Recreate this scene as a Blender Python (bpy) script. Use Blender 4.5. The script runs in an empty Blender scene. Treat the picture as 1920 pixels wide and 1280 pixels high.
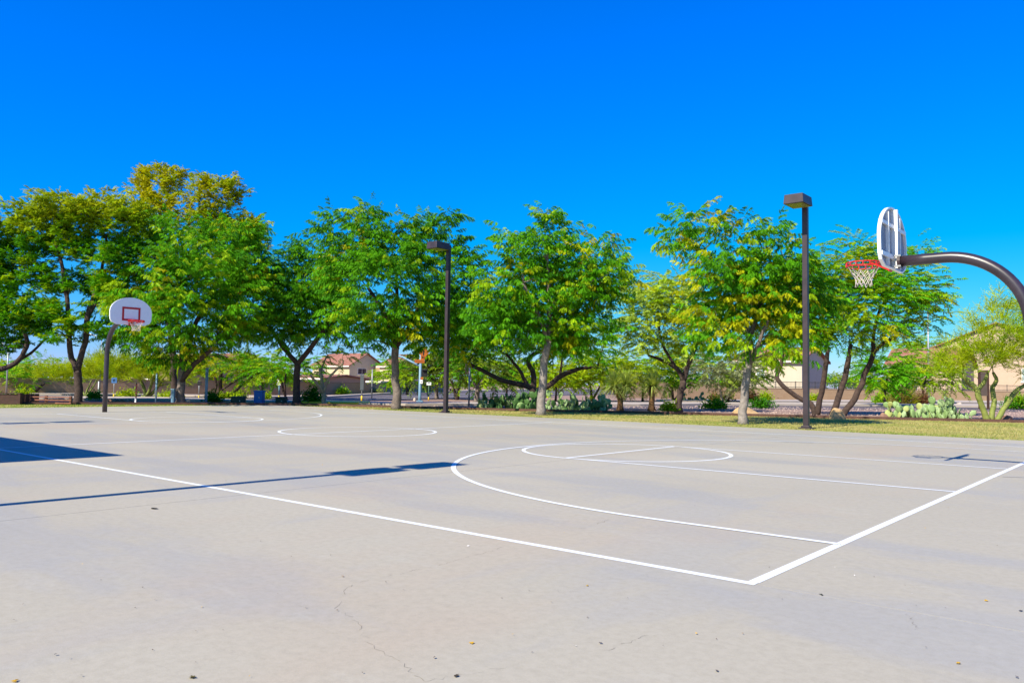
import bpy, bmesh, math, random
import numpy as np
from mathutils import Matrix, Vector
R = math.radians
rng = np.random.default_rng(7)
random.seed(7)
scene = bpy.context.scene
COL = scene.collection

# ------------------------------------------------------------------ camera
F = 1499.54                                     # focal length in photo pixels (1920 wide)
PITCH, ROLL, YAW = 0.0528475, 0.0140386, 2.2677866
CAM = np.array([15.112, -12.391, 1.18664])
fwd = np.array([math.cos(YAW)*math.cos(PITCH), math.sin(YAW)*math.cos(PITCH), math.sin(PITCH)])
rt0 = np.array([math.sin(YAW), -math.cos(YAW), 0.0]); up0 = np.cross(rt0, fwd)
rt = rt0*math.cos(ROLL) + up0*math.sin(ROLL); up = -rt0*math.sin(ROLL) + up0*math.cos(ROLL)
fh = np.array([math.cos(YAW), math.sin(YAW), 0.0])
cam = bpy.data.cameras.new('camera'); cam_o = bpy.data.objects.new('camera', cam); COL.objects.link(cam_o)
cam.sensor_width = 36.0; cam.lens = F/1920*36.0; cam.clip_start = 0.05; cam.clip_end = 6000
M = Matrix(((rt[0], up[0], -fwd[0], CAM[0]), (rt[1], up[1], -fwd[1], CAM[1]), (rt[2], up[2], -fwd[2], CAM[2]), (0, 0, 0, 1)))
cam_o.matrix_world = M
scene.camera = cam_o

def ray(px, py): return fwd + rt*(px-960)/F + up*(640-py)/F
def P(px, py, D):                                # a surveyed point at depth D
    d = ray(px, py); return CAM + d*D/(d @ fh)
def G(px, py, z=0.0):                            # a surveyed point on the ground
    d = ray(px, py); return CAM + d*(z-CAM[2])/d[2]
def GD(px, D, z=0.0):                            # ground point under column px at depth D
    q = P(px, 720, D); q[2] = z; return q
def depth(p): return float((np.asarray(p)-CAM) @ fh)

# ------------------------------------------------------------------ world, sun, exposure
SUN_EL = 42.0
world = bpy.data.worlds.new('World'); scene.world = world; world.use_nodes = True
wn, wl = world.node_tree.nodes, world.node_tree.links
wn.clear()
sky = wn.new('ShaderNodeTexSky'); sky.sky_type = 'NISHITA'; sky.sun_disc = False
sky.sun_elevation = R(SUN_EL); sky.sun_rotation = R(180); sky.altitude = 300; sky.air_density = 1.0; sky.dust_density = 0.25; sky.ozone_density = 4.0
# the photograph's vivid colour grade, applied evenly to the whole sky
sep = wn.new('ShaderNodeSeparateColor'); cmb = wn.new('ShaderNodeCombineColor'); wl.new(sky.outputs[0], sep.inputs[0])
def wm(op, a, b):
    n = wn.new('ShaderNodeMath'); n.operation = op
    for k, v in enumerate((a, b)):
        if isinstance(v, bpy.types.NodeSocket): wl.new(v, n.inputs[k])
        else: n.inputs[k].default_value = v
    return n.outputs[0]
rr_ = wm('MULTIPLY', wm('MAXIMUM', wm('SUBTRACT', sep.outputs[0], wm('MULTIPLY', sep.outputs[1], 0.60)), 0.0), 1.17)
gg_ = wm('MULTIPLY', sep.outputs[1], 0.57)
bb_ = wm('MINIMUM', wm('MULTIPLY', sep.outputs[2], 1.52), 6.0)
for k, o_ in enumerate((rr_, gg_, bb_)): wl.new(o_, cmb.inputs[k])
bg = wn.new('ShaderNodeBackground'); bg.inputs[1].default_value = 0.10
wo = wn.new('ShaderNodeOutputWorld')
wl.new(cmb.outputs[0], bg.inputs[0]); wl.new(bg.outputs[0], wo.inputs[0])
sun = bpy.data.lights.new('sun', 'SUN'); sun.energy = 5.0; sun.angle = R(0.5); sun.color = (1.0, 0.93, 0.74)
sun_o = bpy.data.objects.new('sun', sun); COL.objects.link(sun_o)
sun_dir = Vector((0.02, math.cos(R(SUN_EL)), -math.sin(R(SUN_EL))))
sun_o.rotation_euler = sun_dir.to_track_quat('-Z', 'Y').to_euler(); sun_o.location = (0, -30, 30)
scene.view_settings.view_transform = 'Standard'; scene.view_settings.look = 'None'
scene.view_settings.exposure = 0.8; scene.view_settings.gamma = 1.0; scene.view_settings.use_curve_mapping = False

# ------------------------------------------------------------------ materials
MATS = {}
def nodes_of(name):
    m = bpy.data.materials.new(name); m.use_nodes = True
    nt = m.node_tree; b = nt.nodes['Principled BSDF']; return m, nt, b
def nn(nt, t, **kw):
    n = nt.nodes.new(t)
    for k, v in kw.items(): setattr(n, k, v)
    return n
def mixc(nt, fac, a, b, blend='MIX'):
    n = nn(nt, 'ShaderNodeMix', data_type='RGBA', blend_type=blend)
    for i, v in ((0, fac), (6, a), (7, b)):
        if isinstance(v, bpy.types.NodeSocket): nt.links.new(v, n.inputs[i])
        elif i == 0: n.inputs[0].default_value = v
        else: n.inputs[i].default_value = (*v, 1)
    return n.outputs[2]
def ramp(nt, src, stops):
    r = nn(nt, 'ShaderNodeValToRGB'); e = r.color_ramp.elements
    while len(e) < len(stops): e.new(0.5)
    for el, (p, c) in zip(e, stops): el.position = p; el.color = (c, c, c, 1) if not isinstance(c, tuple) else (*c, 1)
    nt.links.new(src, r.inputs[0]); return r.outputs[0]
def noise(nt, scale, detail=4, rough=0.55, vec=None, stretch=None, loc=(0, 0, 0)):
    n = nn(nt, 'ShaderNodeTexNoise'); n.inputs['Scale'].default_value = scale; n.inputs['Detail'].default_value = detail; n.inputs['Roughness'].default_value = rough
    tc = nn(nt, 'ShaderNodeTexCoord'); mp = nn(nt, 'ShaderNodeMapping')
    mp.inputs['Location'].default_value = loc
    if stretch: mp.inputs['Scale'].default_value = stretch
    nt.links.new(tc.outputs['Object'], mp.inputs[0]); nt.links.new(mp.outputs[0], n.inputs['Vector'])
    return n.outputs['Fac']
def simple(name, c, rough=0.6, var=0.12, scale=6.0, bump=0.0, metal=0.0, spec=0.4, bscale=None):
    if name in MATS: return MATS[name]
    m, nt, b = nodes_of(name)
    if max(c) < .7: c = tuple(x*.76 for x in c)     # real-world reflectance; the exposure is set for bright sun
    f = noise(nt, scale)
    dark = tuple(x*(1-var) for x in c); lite = tuple(min(1, x*(1+var)) for x in c)
    col = mixc(nt, ramp(nt, f, [(0.3, 0.0), (0.7, 1.0)]), dark, lite)
    nt.links.new(col, b.inputs['Base Color'])
    b.inputs['Roughness'].default_value = rough; b.inputs['Metallic'].default_value = metal; b.inputs['Specular IOR Level'].default_value = spec
    if bump:
        bp = nn(nt, 'ShaderNodeBump'); bp.inputs['Strength'].default_value = bump; bp.inputs['Distance'].default_value = 0.02
        nt.links.new(noise(nt, bscale or scale*4, 6), bp.inputs['Height']); nt.links.new(bp.outputs[0], b.inputs['Normal'])
    MATS[name] = m; return m
def leafmat(name, translucency=0.42, rough=0.5):
    if name in MATS: return MATS[name]
    m, nt, b = nodes_of(name)
    a = nn(nt, 'ShaderNodeAttribute', attribute_name='tint')
    nt.links.new(a.outputs['Color'], b.inputs['Base Color']); b.inputs['Roughness'].default_value = rough; b.inputs['Specular IOR Level'].default_value = 0.06
    tr = nn(nt, 'ShaderNodeBsdfTranslucent'); nt.links.new(mixc(nt, 1.0, a.outputs['Color'], (1.3, 1.15, 0.5), 'MULTIPLY'), tr.inputs[0])
    mx = nn(nt, 'ShaderNodeMixShader'); mx.inputs[0].default_value = translucency
    out = nt.nodes['Material Output']
    nt.links.new(b.outputs[0], mx.inputs[1]); nt.links.new(tr.outputs[0], mx.inputs[2]); nt.links.new(mx.outputs[0], out.inputs[0])
    MATS[name] = m; return m
def attrmat(name, rough=0.7):
    if name in MATS: return MATS[name]
    m, nt, b = nodes_of(name)
    a = nn(nt, 'ShaderNodeAttribute', attribute_name='tint'); nt.links.new(a.outputs['Color'], b.inputs['Base Color']); b.inputs['Roughness'].default_value = rough
    MATS[name] = m; return m

def concrete():
    m, nt, b = nodes_of('court_concrete')
    L = nt.links
    big = noise(nt, 0.16, 3, 0.5)
    c = mixc(nt, ramp(nt, big, [(0.3, 0.0), (0.7, 1.0)]), (0.342, 0.309, 0.248), (0.386, 0.350, 0.284))
    # long trowelled streaks and water stains
    st = noise(nt, 0.9, 5, 0.6, stretch=(0.16, 0.55, 1), loc=(3.1, 1.7, 0))
    c = mixc(nt, ramp(nt, st, [(0.51, 0.0), (0.57, 0.5)]), c, (0.305, 0.296, 0.292))
    st2 = noise(nt, 1.3, 5, 0.6, stretch=(0.5, 0.12, 1), loc=(9.3, 4.2, 0))
    c = mixc(nt, ramp(nt, st2, [(0.56, 0.0), (0.62, 0.45)]), c, (0.308, 0.298, 0.288))
    rd = noise(nt, 0.5, 5, 0.6, stretch=(0.7, 0.3, 1), loc=(21.0, 7.7, 0))
    c = mixc(nt, ramp(nt, rd, [(0.54, 0.0), (0.70, 0.6)]), c, (0.385, 0.308, 0.232))
    wt = noise(nt, 2.4, 6, 0.65, stretch=(0.25, 0.9, 1), loc=(1.3, 14.2, 0))
    c = mixc(nt, ramp(nt, wt, [(0.60, 0.0), (0.64, 0.22), (0.72, 0.05)]), c, (0.41, 0.385, 0.33))
    sc_ = noise(nt, 5.0, 8, 0.75, stretch=(0.35, 1.2, 1), loc=(5.0, 2.0, 0))
    c = mixc(nt, ramp(nt, sc_, [(0.62, 0.0), (0.72, 0.45)]), c, (0.25, 0.225, 0.19))
    fine = noise(nt, 17.0, 10, 0.78)
    c = mixc(nt, ramp(nt, fine, [(0.25, 0.5), (0.58, 0.0)]), c, (0.235, 0.21, 0.16))
    grit = noise(nt, 160.0, 3, 0.6)
    c = mixc(nt, ramp(nt, grit, [(0.52, 0.0), (0.75, 0.5)]), c, (0.44, 0.40, 0.31))
    L.new(c, b.inputs['Base Color'])
    L.new(ramp(nt, st, [(0.45, 0.72), (0.65, 0.52)]), b.inputs['Roughness']); b.inputs['Specular IOR Level'].default_value = 0.3
    bp = nn(nt, 'ShaderNodeBump'); bp.inputs['Strength'].default_value = 0.12; bp.inputs['Distance'].default_value = 0.01
    L.new(noise(nt, 60.0, 8, 0.7), bp.inputs['Height']); L.new(bp.outputs[0], b.inputs['Normal'])
    return m
M_CONC = concrete()
def paint():
    m, nt, b = nodes_of('white_line_paint')
    f = noise(nt, 14.0, 8, 0.75)
    c = mixc(nt, ramp(nt, f, [(0.30, 0.9), (0.38, 0.0)]), (0.66, 0.68, 0.70), (0.42, 0.39, 0.34))
    nt.links.new(c, b.inputs['Base Color']); b.inputs['Roughness'].default_value = 0.6
    return m
M_PAINT = paint()
def lawn():
    m, nt, b = nodes_of('lawn_turf')
    f = noise(nt, 0.8, 5, 0.6); g = noise(nt, 9.0, 6, 0.7)
    c = mixc(nt, ramp(nt, f, [(0.35, 0.0), (0.65, 1.0)]), (0.22, 0.24, 0.045), (0.41, 0.34, 0.13))
    c = mixc(nt, ramp(nt, g, [(0.35, 0.45), (0.6, 0.0)]), c, (0.16, 0.19, 0.03))
    nt.links.new(c, b.inputs['Base Color']); b.inputs['Roughness'].default_value = 0.9; b.inputs['Specular IOR Level'].default_value = 0.1
    return m
M_LAWN = lawn()
def gravelmat(name, a, bcol, s=5.0):
    m, nt, b = nodes_of(name)
    f = noise(nt, s, 8, 0.75); g = noise(nt, 0.25, 3)
    c = mixc(nt, ramp(nt, f, [(0.35, 0.0), (0.65, 1.0)]), a, bcol)
    c = mixc(nt, ramp(nt, g, [(0.4, 0.0), (0.7, 0.5)]), c, tuple(x*0.8 for x in a))
    nt.links.new(c, b.inputs['Base Color']); b.inputs['Roughness'].default_value = 0.95; b.inputs['Specular IOR Level'].default_value = 0.1
    bp = nn(nt, 'ShaderNodeBump'); bp.inputs['Strength'].default_value = 0.4; nt.links.new(noise(nt, s*8, 5), bp.inputs['Height']); nt.links.new(bp.outputs[0], b.inputs['Normal'])
    return m
M_GRAV = gravelmat('granite_gravel', (0.25, 0.155, 0.125), (0.35, 0.245, 0.20))
M_ASPH = gravelmat('asphalt_grey', (0.085, 0.07, 0.085), (0.12, 0.105, 0.115), 12)
M_SIDE = simple('sidewalk_concrete', (0.52, 0.43, 0.36), 0.85, 0.08, 1.5)
M_YELL = simple('yellow_kerb_paint', (0.75, 0.50, 0.02), 0.6, 0.1, 8)
M_BRONZE = simple('bronze_painted_steel', (0.046, 0.029, 0.036), 0.42, 0.28, 4, spec=0.5)
M_POLE = simple('dark_powder_coat', (0.038, 0.026, 0.038), 0.34, 0.30, 6, spec=0.6)
M_LENS = simple('prismatic_lens', (0.30, 0.30, 0.06), 0.25, 0.3, 40)
M_WHITE = simple('white_enamel', (0.80, 0.80, 0.79), 0.35, 0.03, 12)
M_RED = simple('red_enamel', (0.62, 0.018, 0.022), 0.4, 0.08, 20)
M_NET = simple('white_net_cord', (0.66, 0.58, 0.54), 0.9, 0.08, 40)
M_STEEL = simple('galvanised_steel', (0.42, 0.43, 0.45), 0.45, 0.1, 9, metal=0.5)
M_BARKG = simple('pale_grey_bark', (0.30, 0.255, 0.235), 0.9, 0.35, 9, bump=0.8, bscale=22)
M_BARKM = simple('grey_brown_bark', (0.20, 0.155, 0.135), 0.9, 0.4, 8, bump=0.8, bscale=20)
M_BARKD = simple('dark_brown_bark', (0.075, 0.048, 0.040), 0.95, 0.4, 8, bump=0.8, bscale=20)
M_BARKV = simple('green_smooth_bark', (0.23, 0.27, 0.055), 0.7, 0.25, 6, bump=0.3)
M_BARKP = simple('pale_cream_bark', (0.40, 0.33, 0.22), 0.85, 0.25, 7, bump=0.5)
M_LEAF = leafmat('leaflets')
M_BLADE = leafmat('grass_blades', 0.25)

# ------------------------------------------------------------------ mesh helpers
class MB:
    def __init__(s): s.v = []; s.f = []
    def quad(s, a, b, c, d): i = len(s.v); s.v += [tuple(a), tuple(b), tuple(c), tuple(d)]; s.f.append((i, i+1, i+2, i+3)); return s
    def poly(s, pts): i = len(s.v); s.v += [tuple(p) for p in pts]; s.f.append(tuple(range(i, i+len(pts)))); return s
    def box(s, x0, x1, y0, y1, z0, z1):
        i = len(s.v)
        s.v += [(x0, y0, z0), (x1, y0, z0), (x1, y1, z0), (x0, y1, z0), (x0, y0, z1), (x1, y0, z1), (x1, y1, z1), (x0, y1, z1)]
        s.f += [(i, i+3, i+2, i+1), (i+4, i+5, i+6, i+7), (i, i+1, i+5, i+4), (i+1, i+2, i+6, i+5), (i+2, i+3, i+7, i+6), (i+3, i, i+4, i+7)]; return s
    def bar(s, a, b, w, h):                       # a rectangular bar from a to b
        a = np.array(a, float); b = np.array(b, float); d = (b-a)/np.linalg.norm(b-a)
        u = np.array([0, 0, 1.0]) if abs(d[2]) < .9 else np.array([0, 1.0, 0]); r = np.cross(d, u); r /= np.linalg.norm(r); u = np.cross(r, d)
        i = len(s.v)
        for q in (a, b):
            for sr, su in ((-1, -1), (1, -1), (1, 1), (-1, 1)): s.v.append(tuple(q + r*sr*w/2 + u*su*h/2))
        s.f += [(i, i+1, i+2, i+3), (i+7, i+6, i+5, i+4)] + [(i+k, i+4+k, i+4+(k+1) % 4, i+(k+1) % 4) for k in range(4)]; return s
    def tube(s, pts, rad, n=8, cap=True):
        pts = [np.array(p, float) for p in pts]; rad = rad if hasattr(rad, '__len__') else [rad]*len(pts)
        i0 = len(s.v); prev = None
        for k, p in enumerate(pts):
            d = pts[min(k+1, len(pts)-1)] - pts[max(k-1, 0)]; d = d/(np.linalg.norm(d)+1e-9)
            if prev is None:
                h = np.array([1.0, 0, 0]) if abs(d[0]) < .9 else np.array([0, 1.0, 0]); u = np.cross(d, h)
            else: u = prev - d*(prev @ d)
            u = u/(np.linalg.norm(u)+1e-9); prev = u; w = np.cross(d, u)
            for j in range(n):
                t = 2*math.pi*j/n; s.v.append(tuple(p + rad[k]*(u*math.cos(t) + w*math.sin(t))))
        for k in range(len(pts)-1):
            for j in range(n):
                a = i0+k*n+j; b = i0+k*n+(j+1) % n; s.f.append((a, b, b+n, a+n))
        if cap: s.f.append(tuple(range(i0+n-1, i0-1, -1))); e = i0+(len(pts)-1)*n; s.f.append(tuple(range(e, e+n)))
        return s
    def prism(s, outline, z0, z1):                # outline in xy
        i = len(s.v); n = len(outline)
        s.v += [(x, y, z0) for x, y in outline] + [(x, y, z1) for x, y in outline]
        s.f += [tuple(range(i+n-1, i-1, -1)), tuple(range(i+n, i+2*n))] + [(i+k, i+(k+1) % n, i+n+(k+1) % n, i+n+k) for k in range(n)]; return s
    def build(s, name, mat, parent=None, smooth=False, bevel=0.0):
        me = bpy.data.meshes.new(name); me.from_pydata([tuple(float(c) for c in v) for v in s.v], [], s.f); me.update()
        me.materials.append(mat)
        if smooth: me.polygons.foreach_set('use_smooth', [True]*len(me.polygons))
        o = bpy.data.objects.new(name, me); COL.objects.link(o)
        if parent: o.parent = parent
        if bevel:
            bm = bmesh.new(); bm.from_mesh(me)
            bmesh.ops.remove_doubles(bm, verts=bm.verts, dist=1e-5)
            bmesh.ops.bevel(bm, geom=[e for e in bm.edges if e.is_manifold and e.calc_face_angle() > .5], offset=bevel, segments=2, affect='EDGES', profile=0.5)
            bm.to_mesh(me); bm.free()
        return o
def npmesh(name, V, T, mat, parent=None, tint=None, smooth=False):
    me = bpy.data.meshes.new(name); V = np.ascontiguousarray(V, np.float32); T = np.ascontiguousarray(T, np.int32)
    me.vertices.add(len(V)); me.vertices.foreach_set('co', V.ravel())
    me.loops.add(T.size); me.loops.foreach_set('vertex_index', T.ravel())
    me.polygons.add(len(T)); k = T.shape[1]
    me.polygons.foreach_set('loop_start', np.arange(0, T.size, k, dtype=np.int32)); me.polygons.foreach_set('loop_total', np.full(len(T), k, np.int32))
    if smooth: me.polygons.foreach_set('use_smooth', np.ones(len(T), bool))
    if tint is not None:
        a = me.color_attributes.new('tint', 'FLOAT_COLOR', 'POINT'); c = np.ones((len(V), 4), np.float32); c[:, :3] = tint; a.data.foreach_set('color', c.ravel())
    me.update(calc_edges=True); me.validate(); me.materials.append(mat)
    o = bpy.data.objects.new(name, me); COL.objects.link(o)
    if parent: o.parent = parent
    return o
def tag(o, label=None, cat=None, group=None, kind=None):
    if label: o['label'] = label
    if cat: o['category'] = cat
    if group: o['group'] = group
    if kind: o['kind'] = kind
    return o
def thing(name, loc, label, cat, group=None, rz=0.0):
    o = bpy.data.objects.new(name, None); COL.objects.link(o); o.location = [float(c) for c in loc]; o.rotation_euler[2] = rz
    o.empty_display_size = 0.3
    return tag(o, label, cat, group)
def copy_tree(o, parent=None):
    c = o.copy(); COL.objects.link(c); c.parent = parent
    for ch in list(o.children): copy_tree(ch, c)
    return c

# ================================================================== the setting
S = 3000.0
g = MB().poly([(-S, -S, -.03), (S, -S, -.03), (S, S, -.03), (-S, S, -.03)]).build('ground', M_GRAV); tag(g, kind='structure')

# concrete court pad: panels between saw-cut joints
court = bpy.data.objects.new('court', None); COL.objects.link(court); tag(court, kind='structure')
CX0, CX1, CY0, CY1 = -19.2, 34.0, -34.0, 10.3
jx = [CX0, -7.6, 7.62, 22.8, CX1]
jy = [CY0, -22.9, -7.668, 7.668, CY1]
MB().box(CX0-.02, CX1, CY0, CY1+.02, -.16, -.012).build('slab_base', simple('joint_base_concrete', (0.30, 0.27, 0.23), 0.9), court)  # slightly darker concrete base, visible through the panel joints
JG = 0.0035
for i in range(len(jx)-1):
    for j in range(len(jy)-1):
        MB().box(jx[i]+JG, jx[i+1]-JG, jy[j]+JG, jy[j+1]-JG, -.011, 0.0).build('panel', M_CONC, court)
# painted markings (4 mm sheets)
HL, HW, LWD = 13.043, 7.641, 0.070
ZP = 0.002
def strip(name, x0, x1, y0, y1, z=ZP): return MB().quad((x0, y0, z), (x1, y0, z), (x1, y1, z), (x0, y1, z)).build(name, M_PAINT, court)
w = LWD
for sy in (-1, 1): strip('sideline', -HL-w, HL+w, sy*(HW+w/2)-w/2, sy*(HW+w/2)+w/2)
for sx in (-1, 1): strip('baseline', sx*(HL+w/2+.004)-w*.5, sx*(HL+w/2+.004)+w*.5, -HW+.003, HW-.003)
strip('half_court_line', -w/2, w/2, -HW+.003, HW-.003, .0028)
def arc(name, cx, cy, r, a0, a1, n=96, wd=LWD, tail=None, z=ZP):
    mb = MB(); L = []; ZP = z
    for k in range(n+1):
        t = a0+(a1-a0)*k/n
        L.append(((cx+(r-wd/2)*math.cos(t), cy+(r-wd/2)*math.sin(t), ZP), (cx+(r+wd/2)*math.cos(t), cy+(r+wd/2)*math.sin(t), ZP)))
    if tail is not None:
        for end in (0, -1):
            a, b = L[end]; q = ((tail, a[1], ZP), (tail, b[1], ZP))
            if end == 0: L.insert(0, q)
            else: L.append(q)
    for a, b in zip(L[:-1], L[1:]): mb.quad(a[0], a[1], b[1], b[0])
    return mb.build(name, M_PAINT, court)
RC, R3, FT, BK = 1.83, 6.04, 5.613, 1.493
arc('center_circle', 0, 0, RC, 0, 2*math.pi)
for s in (1, -1):
    a = 0 if s > 0 else math.pi
    arc('free_throw_circle', s*(HL-FT), 0, RC, 0, 2*math.pi)
    strip('free_throw_line', s*(HL-FT)-w/2, s*(HL-FT)+w/2, -RC+w/2+.003, RC-w/2-.003, .0028)
    for sy in (-1, 1): strip('lane_line', *sorted((s*(HL-FT), s*(HL+.03))), sy*RC-w/2, sy*RC+w/2, .0036)
    arc('three_point_line', s*(HL-BK), 0, R3, math.pi/2+a, 3*math.pi/2+a, 128, tail=s*(HL+.03), z=.0044)
# worn remnants of older paint
M_WORN = simple('worn_white_paint', (0.60, 0.57, 0.52), 0.7, 0.12, 9)
for px0, py0, px1, py1 in ((1150, 803, 1210, 806), (1235, 818.5, 1300, 821), (1290, 809.5, 1335, 811), (1325, 812.5, 1370, 814.5), (1375, 814, 1430, 816), (1440, 818.3, 1462, 818.8), (1465, 828, 1525, 830.5), (1880, 893.5, 1960, 895.5), (1330, 805.5, 1365, 806.5)):
    a, b = G(px0, py0), G(px1, py1); d = b-a; n = np.array([-d[1], d[0], 0]); n /= np.linalg.norm(n); h = .022
    MB().quad(*[(q[0], q[1], .0052) for q in (a-n*h, b-n*h, b+n*h, a+n*h)]).build('worn_mark', M_WORN, court)
# hairline cracks
M_CRK = simple('crack_dark', (0.23, 0.205, 0.17), 0.95)
def crack(pix, wmax):
    pts = []
    for (a, b) in zip(pix[:-1], pix[1:]):
        for t in np.linspace(0, 1, 7)[:-1]: pts.append(G(a[0]+(b[0]-a[0])*t, a[1]+(b[1]-a[1])*t))
    pts.append(G(*pix[-1])); r = random.Random(len(pix)+int(pix[0][0]))
    mb = MB(); prev = None
    for k, q in enumerate(pts):
        d = pts[min(k+1, len(pts)-1)]-pts[max(k-1, 0)]; n = np.array([-d[1], d[0], 0]); n /= np.linalg.norm(n)+1e-9
        c = q+n*r.uniform(-.02, .02); hw = wmax*max(.15, r.random())*(0.35 if k in (0, len(pts)-1) else 1)/2
        cur = ((*(c-n*hw)[:2], .0012), (*(c+n*hw)[:2], .0012))
        if prev and r.random() > .22: mb.quad(prev[0], cur[0], cur[1], prev[1])
        prev = cur
    mb.build('crack', M_CRK, court)
crack([(650, 1101), (690, 1087), (760, 1073), (805, 1062), (850, 1053), (915, 1034), (944, 1024)], .003)
crack([(650, 1101), (630, 1140), (672, 1165), (680, 1190), (720, 1228), (768, 1253), (795, 1277)], .003)
crack([(795, 1277), (860, 1265), (950, 1250)], .002)
crack([(1130, 1220), (1175, 1205), (1200, 1195), (1235, 1188)], .003)
crack([(1080, 992), (1115, 984), (1145, 972)], .004)
crack([(1703, 1150), (1716, 1165), (1720, 1180)], .004)

# lawn strip with its edging
edge_px = [(-420, 757), (-150, 757.3), (0, 757.6), (200, 758), (400, 758.6), (600, 760), (740, 764), (900, 768.5), (1050, 772), (1200, 775), (1350, 778.5), (1500, 782), (1700, 787), (1920, 792), (2300, 803), (2800, 818)]
edge = [G(*q) for q in edge_px]
lawn_poly = [(CX0-.02, CY1+.02)]
inner = [(CX0-.02, -30.0), (CX0-.02, CY1+.02), (34.0, CY1+.02)]
pts = [(q[0], q[1]) for q in edge]
poly = pts + [(34.0, 34.0), (34.0, CY1+.03), (CX0-.03, CY1+.03), (CX0-.03, -34.0), (pts[0][0]-2, -34.0)]
bm = bmesh.new(); vs = [bm.verts.new((x, y, -.008)) for x, y in poly]; fc = bm.faces.new(vs); bmesh.ops.triangulate(bm, faces=[fc])
me = bpy.data.meshes.new('lawn'); bm.to_mesh(me); bm.free(); me.materials.append(M_LAWN)
lawn_o = bpy.data.objects.new('lawn', me); COL.objects.link(lawn_o); tag(lawn_o, kind='structure')
if me.polygons[0].normal.z < 0: me.flip_normals()
M_EDGE = simple('brown_edging', (0.12, 0.055, 0.04), 0.8, 0.3, 3)
ed = MB()
for a, b in zip(edge[:-1], edge[1:]):
    d = b-a; n = np.array([-d[1], d[0], 0]); n /= np.linalg.norm(n)
    a0, a1, b0, b1 = a-n*.06, a+n*.06, b-n*.06, b+n*.06
    i = len(ed.v)
    for z in (-.02, .10): ed.v += [(a0[0], a0[1], z), (a1[0], a1[1], z), (b1[0], b1[1], z), (b0[0], b0[1], z)]
    ed.f += [(i+4, i+5, i+6, i+7), (i, i+1, i+5, i+4), (i+2, i+3, i+7, i+6), (i, i+4, i+7, i+3), (i+1, i+2, i+6, i+5)]
eo = ed.build('landscape_edging', M_EDGE); tag(eo, 'low dark brown edging strip between lawn and reddish gravel', 'edging')
# grass blades
from mathutils.geometry import intersect_point_tri_2d
def inpoly(X, Y, pl):
    ins = np.zeros(len(X), bool); j = len(pl)-1
    for i in range(len(pl)):
        xi, yi = pl[i]; xj, yj = pl[j]
        c = ((yi > Y) != (yj > Y)) & (X < (xj-xi)*(Y-yi)/((yj-yi) if yj != yi else 1e-9)+xi); ins ^= c; j = i
    return ins
n = 420000
X = rng.uniform(-26, 24, n); Y = rng.uniform(-12, 31, n); k = inpoly(X, Y, poly); X, Y = X[k], Y[k]
keep = rng.random(len(X)) < np.clip(1.15-(np.abs(Y-CY1)/9)*.6, .35, 1); X, Y = X[keep], Y[keep]
n = len(X); h = rng.uniform(.02, .05, n); a = rng.uniform(0, 6.28, n); wd = rng.uniform(.006, .011, n); ln = rng.normal(0, .025, (n, 2))
V = np.zeros((n, 3, 3)); V[:, 0] = np.c_[X-np.cos(a)*wd, Y-np.sin(a)*wd, np.full(n, -.01)]; V[:, 1] = np.c_[X+np.cos(a)*wd, Y+np.sin(a)*wd, np.full(n, -.01)]; V[:, 2] = np.c_[X+ln[:, 0], Y+ln[:, 1], h]
pat = (np.sin(X*.9+np.sin(Y*.7)*2)+np.sin(Y*1.3+X*.4))*.25+.5+rng.normal(0, .18, n)
pat = np.clip(pat+.34-.45*np.exp(-(Y-CY1)/.8), 0, 1)[:, None]; tint = (1-pat)*np.array([.14, .23, .02])+pat*np.array([.43, .36, .15])
npmesh('grass', V.reshape(-1, 3), np.arange(3*n).reshape(-1, 3), M_BLADE, None, np.repeat(tint, 3, 0))
tag(bpy.data.objects['grass'], 'short green and straw coloured lawn grass beside the court', 'grass', kind='stuff')

# roads, pavements
def sheet(name, near, far, z, mat, kind='structure'):
    A = [G(*q) for q in near]; B = [G(*q) for q in far]; mb = MB()
    for k in range(len(A)-1): mb.quad(*[(q[0], q[1], z) for q in (A[k], A[k+1], B[k+1], B[k])])
    return tag(mb.build(name, mat), kind=kind)
dn = [(-300, 757.0), (300, 757.4), (580, 759.3), (760, 763.2), (900, 765), (1200, 766), (1350, 766), (1700, 767.5), (2200, 776)]
df = [(-300, 747), (300, 751), (580, 757.2), (760, 760), (900, 760), (1200, 760.5), (1350, 759), (1700, 761.5), (2200, 768)]
sf = [(-300, 744), (300, 746.5), (580, 754.5), (760, 756.5), (900, 756.5), (1200, 756.5), (1350, 755.6), (1700, 757.6), (2200, 763)]
sheet('drive_road', dn, df, -.022, M_ASPH)
def ribbon(name, near, far, z0, z1, mat):
    A = [G(*q) for q in near]; B = [G(*q) for q in far]; mb = MB()
    for k in range(len(A)-1):
        mb.quad(*[(q[0], q[1], z1) for q in (A[k], A[k+1], B[k+1], B[k])])
        mb.quad((A[k][0], A[k][1], z0), (A[k+1][0], A[k+1][1], z0), (A[k+1][0], A[k+1][1], z1), (A[k][0], A[k][1], z1))
        mb.quad((B[k+1][0], B[k+1][1], z0), (B[k][0], B[k][1], z0), (B[k][0], B[k][1], z1), (B[k+1][0], B[k+1][1], z1))
    return mb.build(name, mat)
tag(ribbon('pavement', df, sf, -.03, .10, M_SIDE), kind='structure')
yk = ribbon('painted_kerb', [(560, 756.9), (620, 758.0), (694, 758.9)], [(560, 754.2), (620, 755.0), (694, 755.8)], -.02, .125, M_YELL)
tag(yk, 'bright yellow painted kerb across from the lawn, left of the traffic signal', 'kerb')
rn = [(-400, 741), (300, 745.5), (500, 750), (620, 752), (780, 749), (920, 745.5), (1060, 741), (1250, 737)]
rf = [(-400, 736), (300, 742), (500, 745.5), (614, 745), (739, 737.3), (920, 732), (1060, 730), (1250, 729)]
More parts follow.
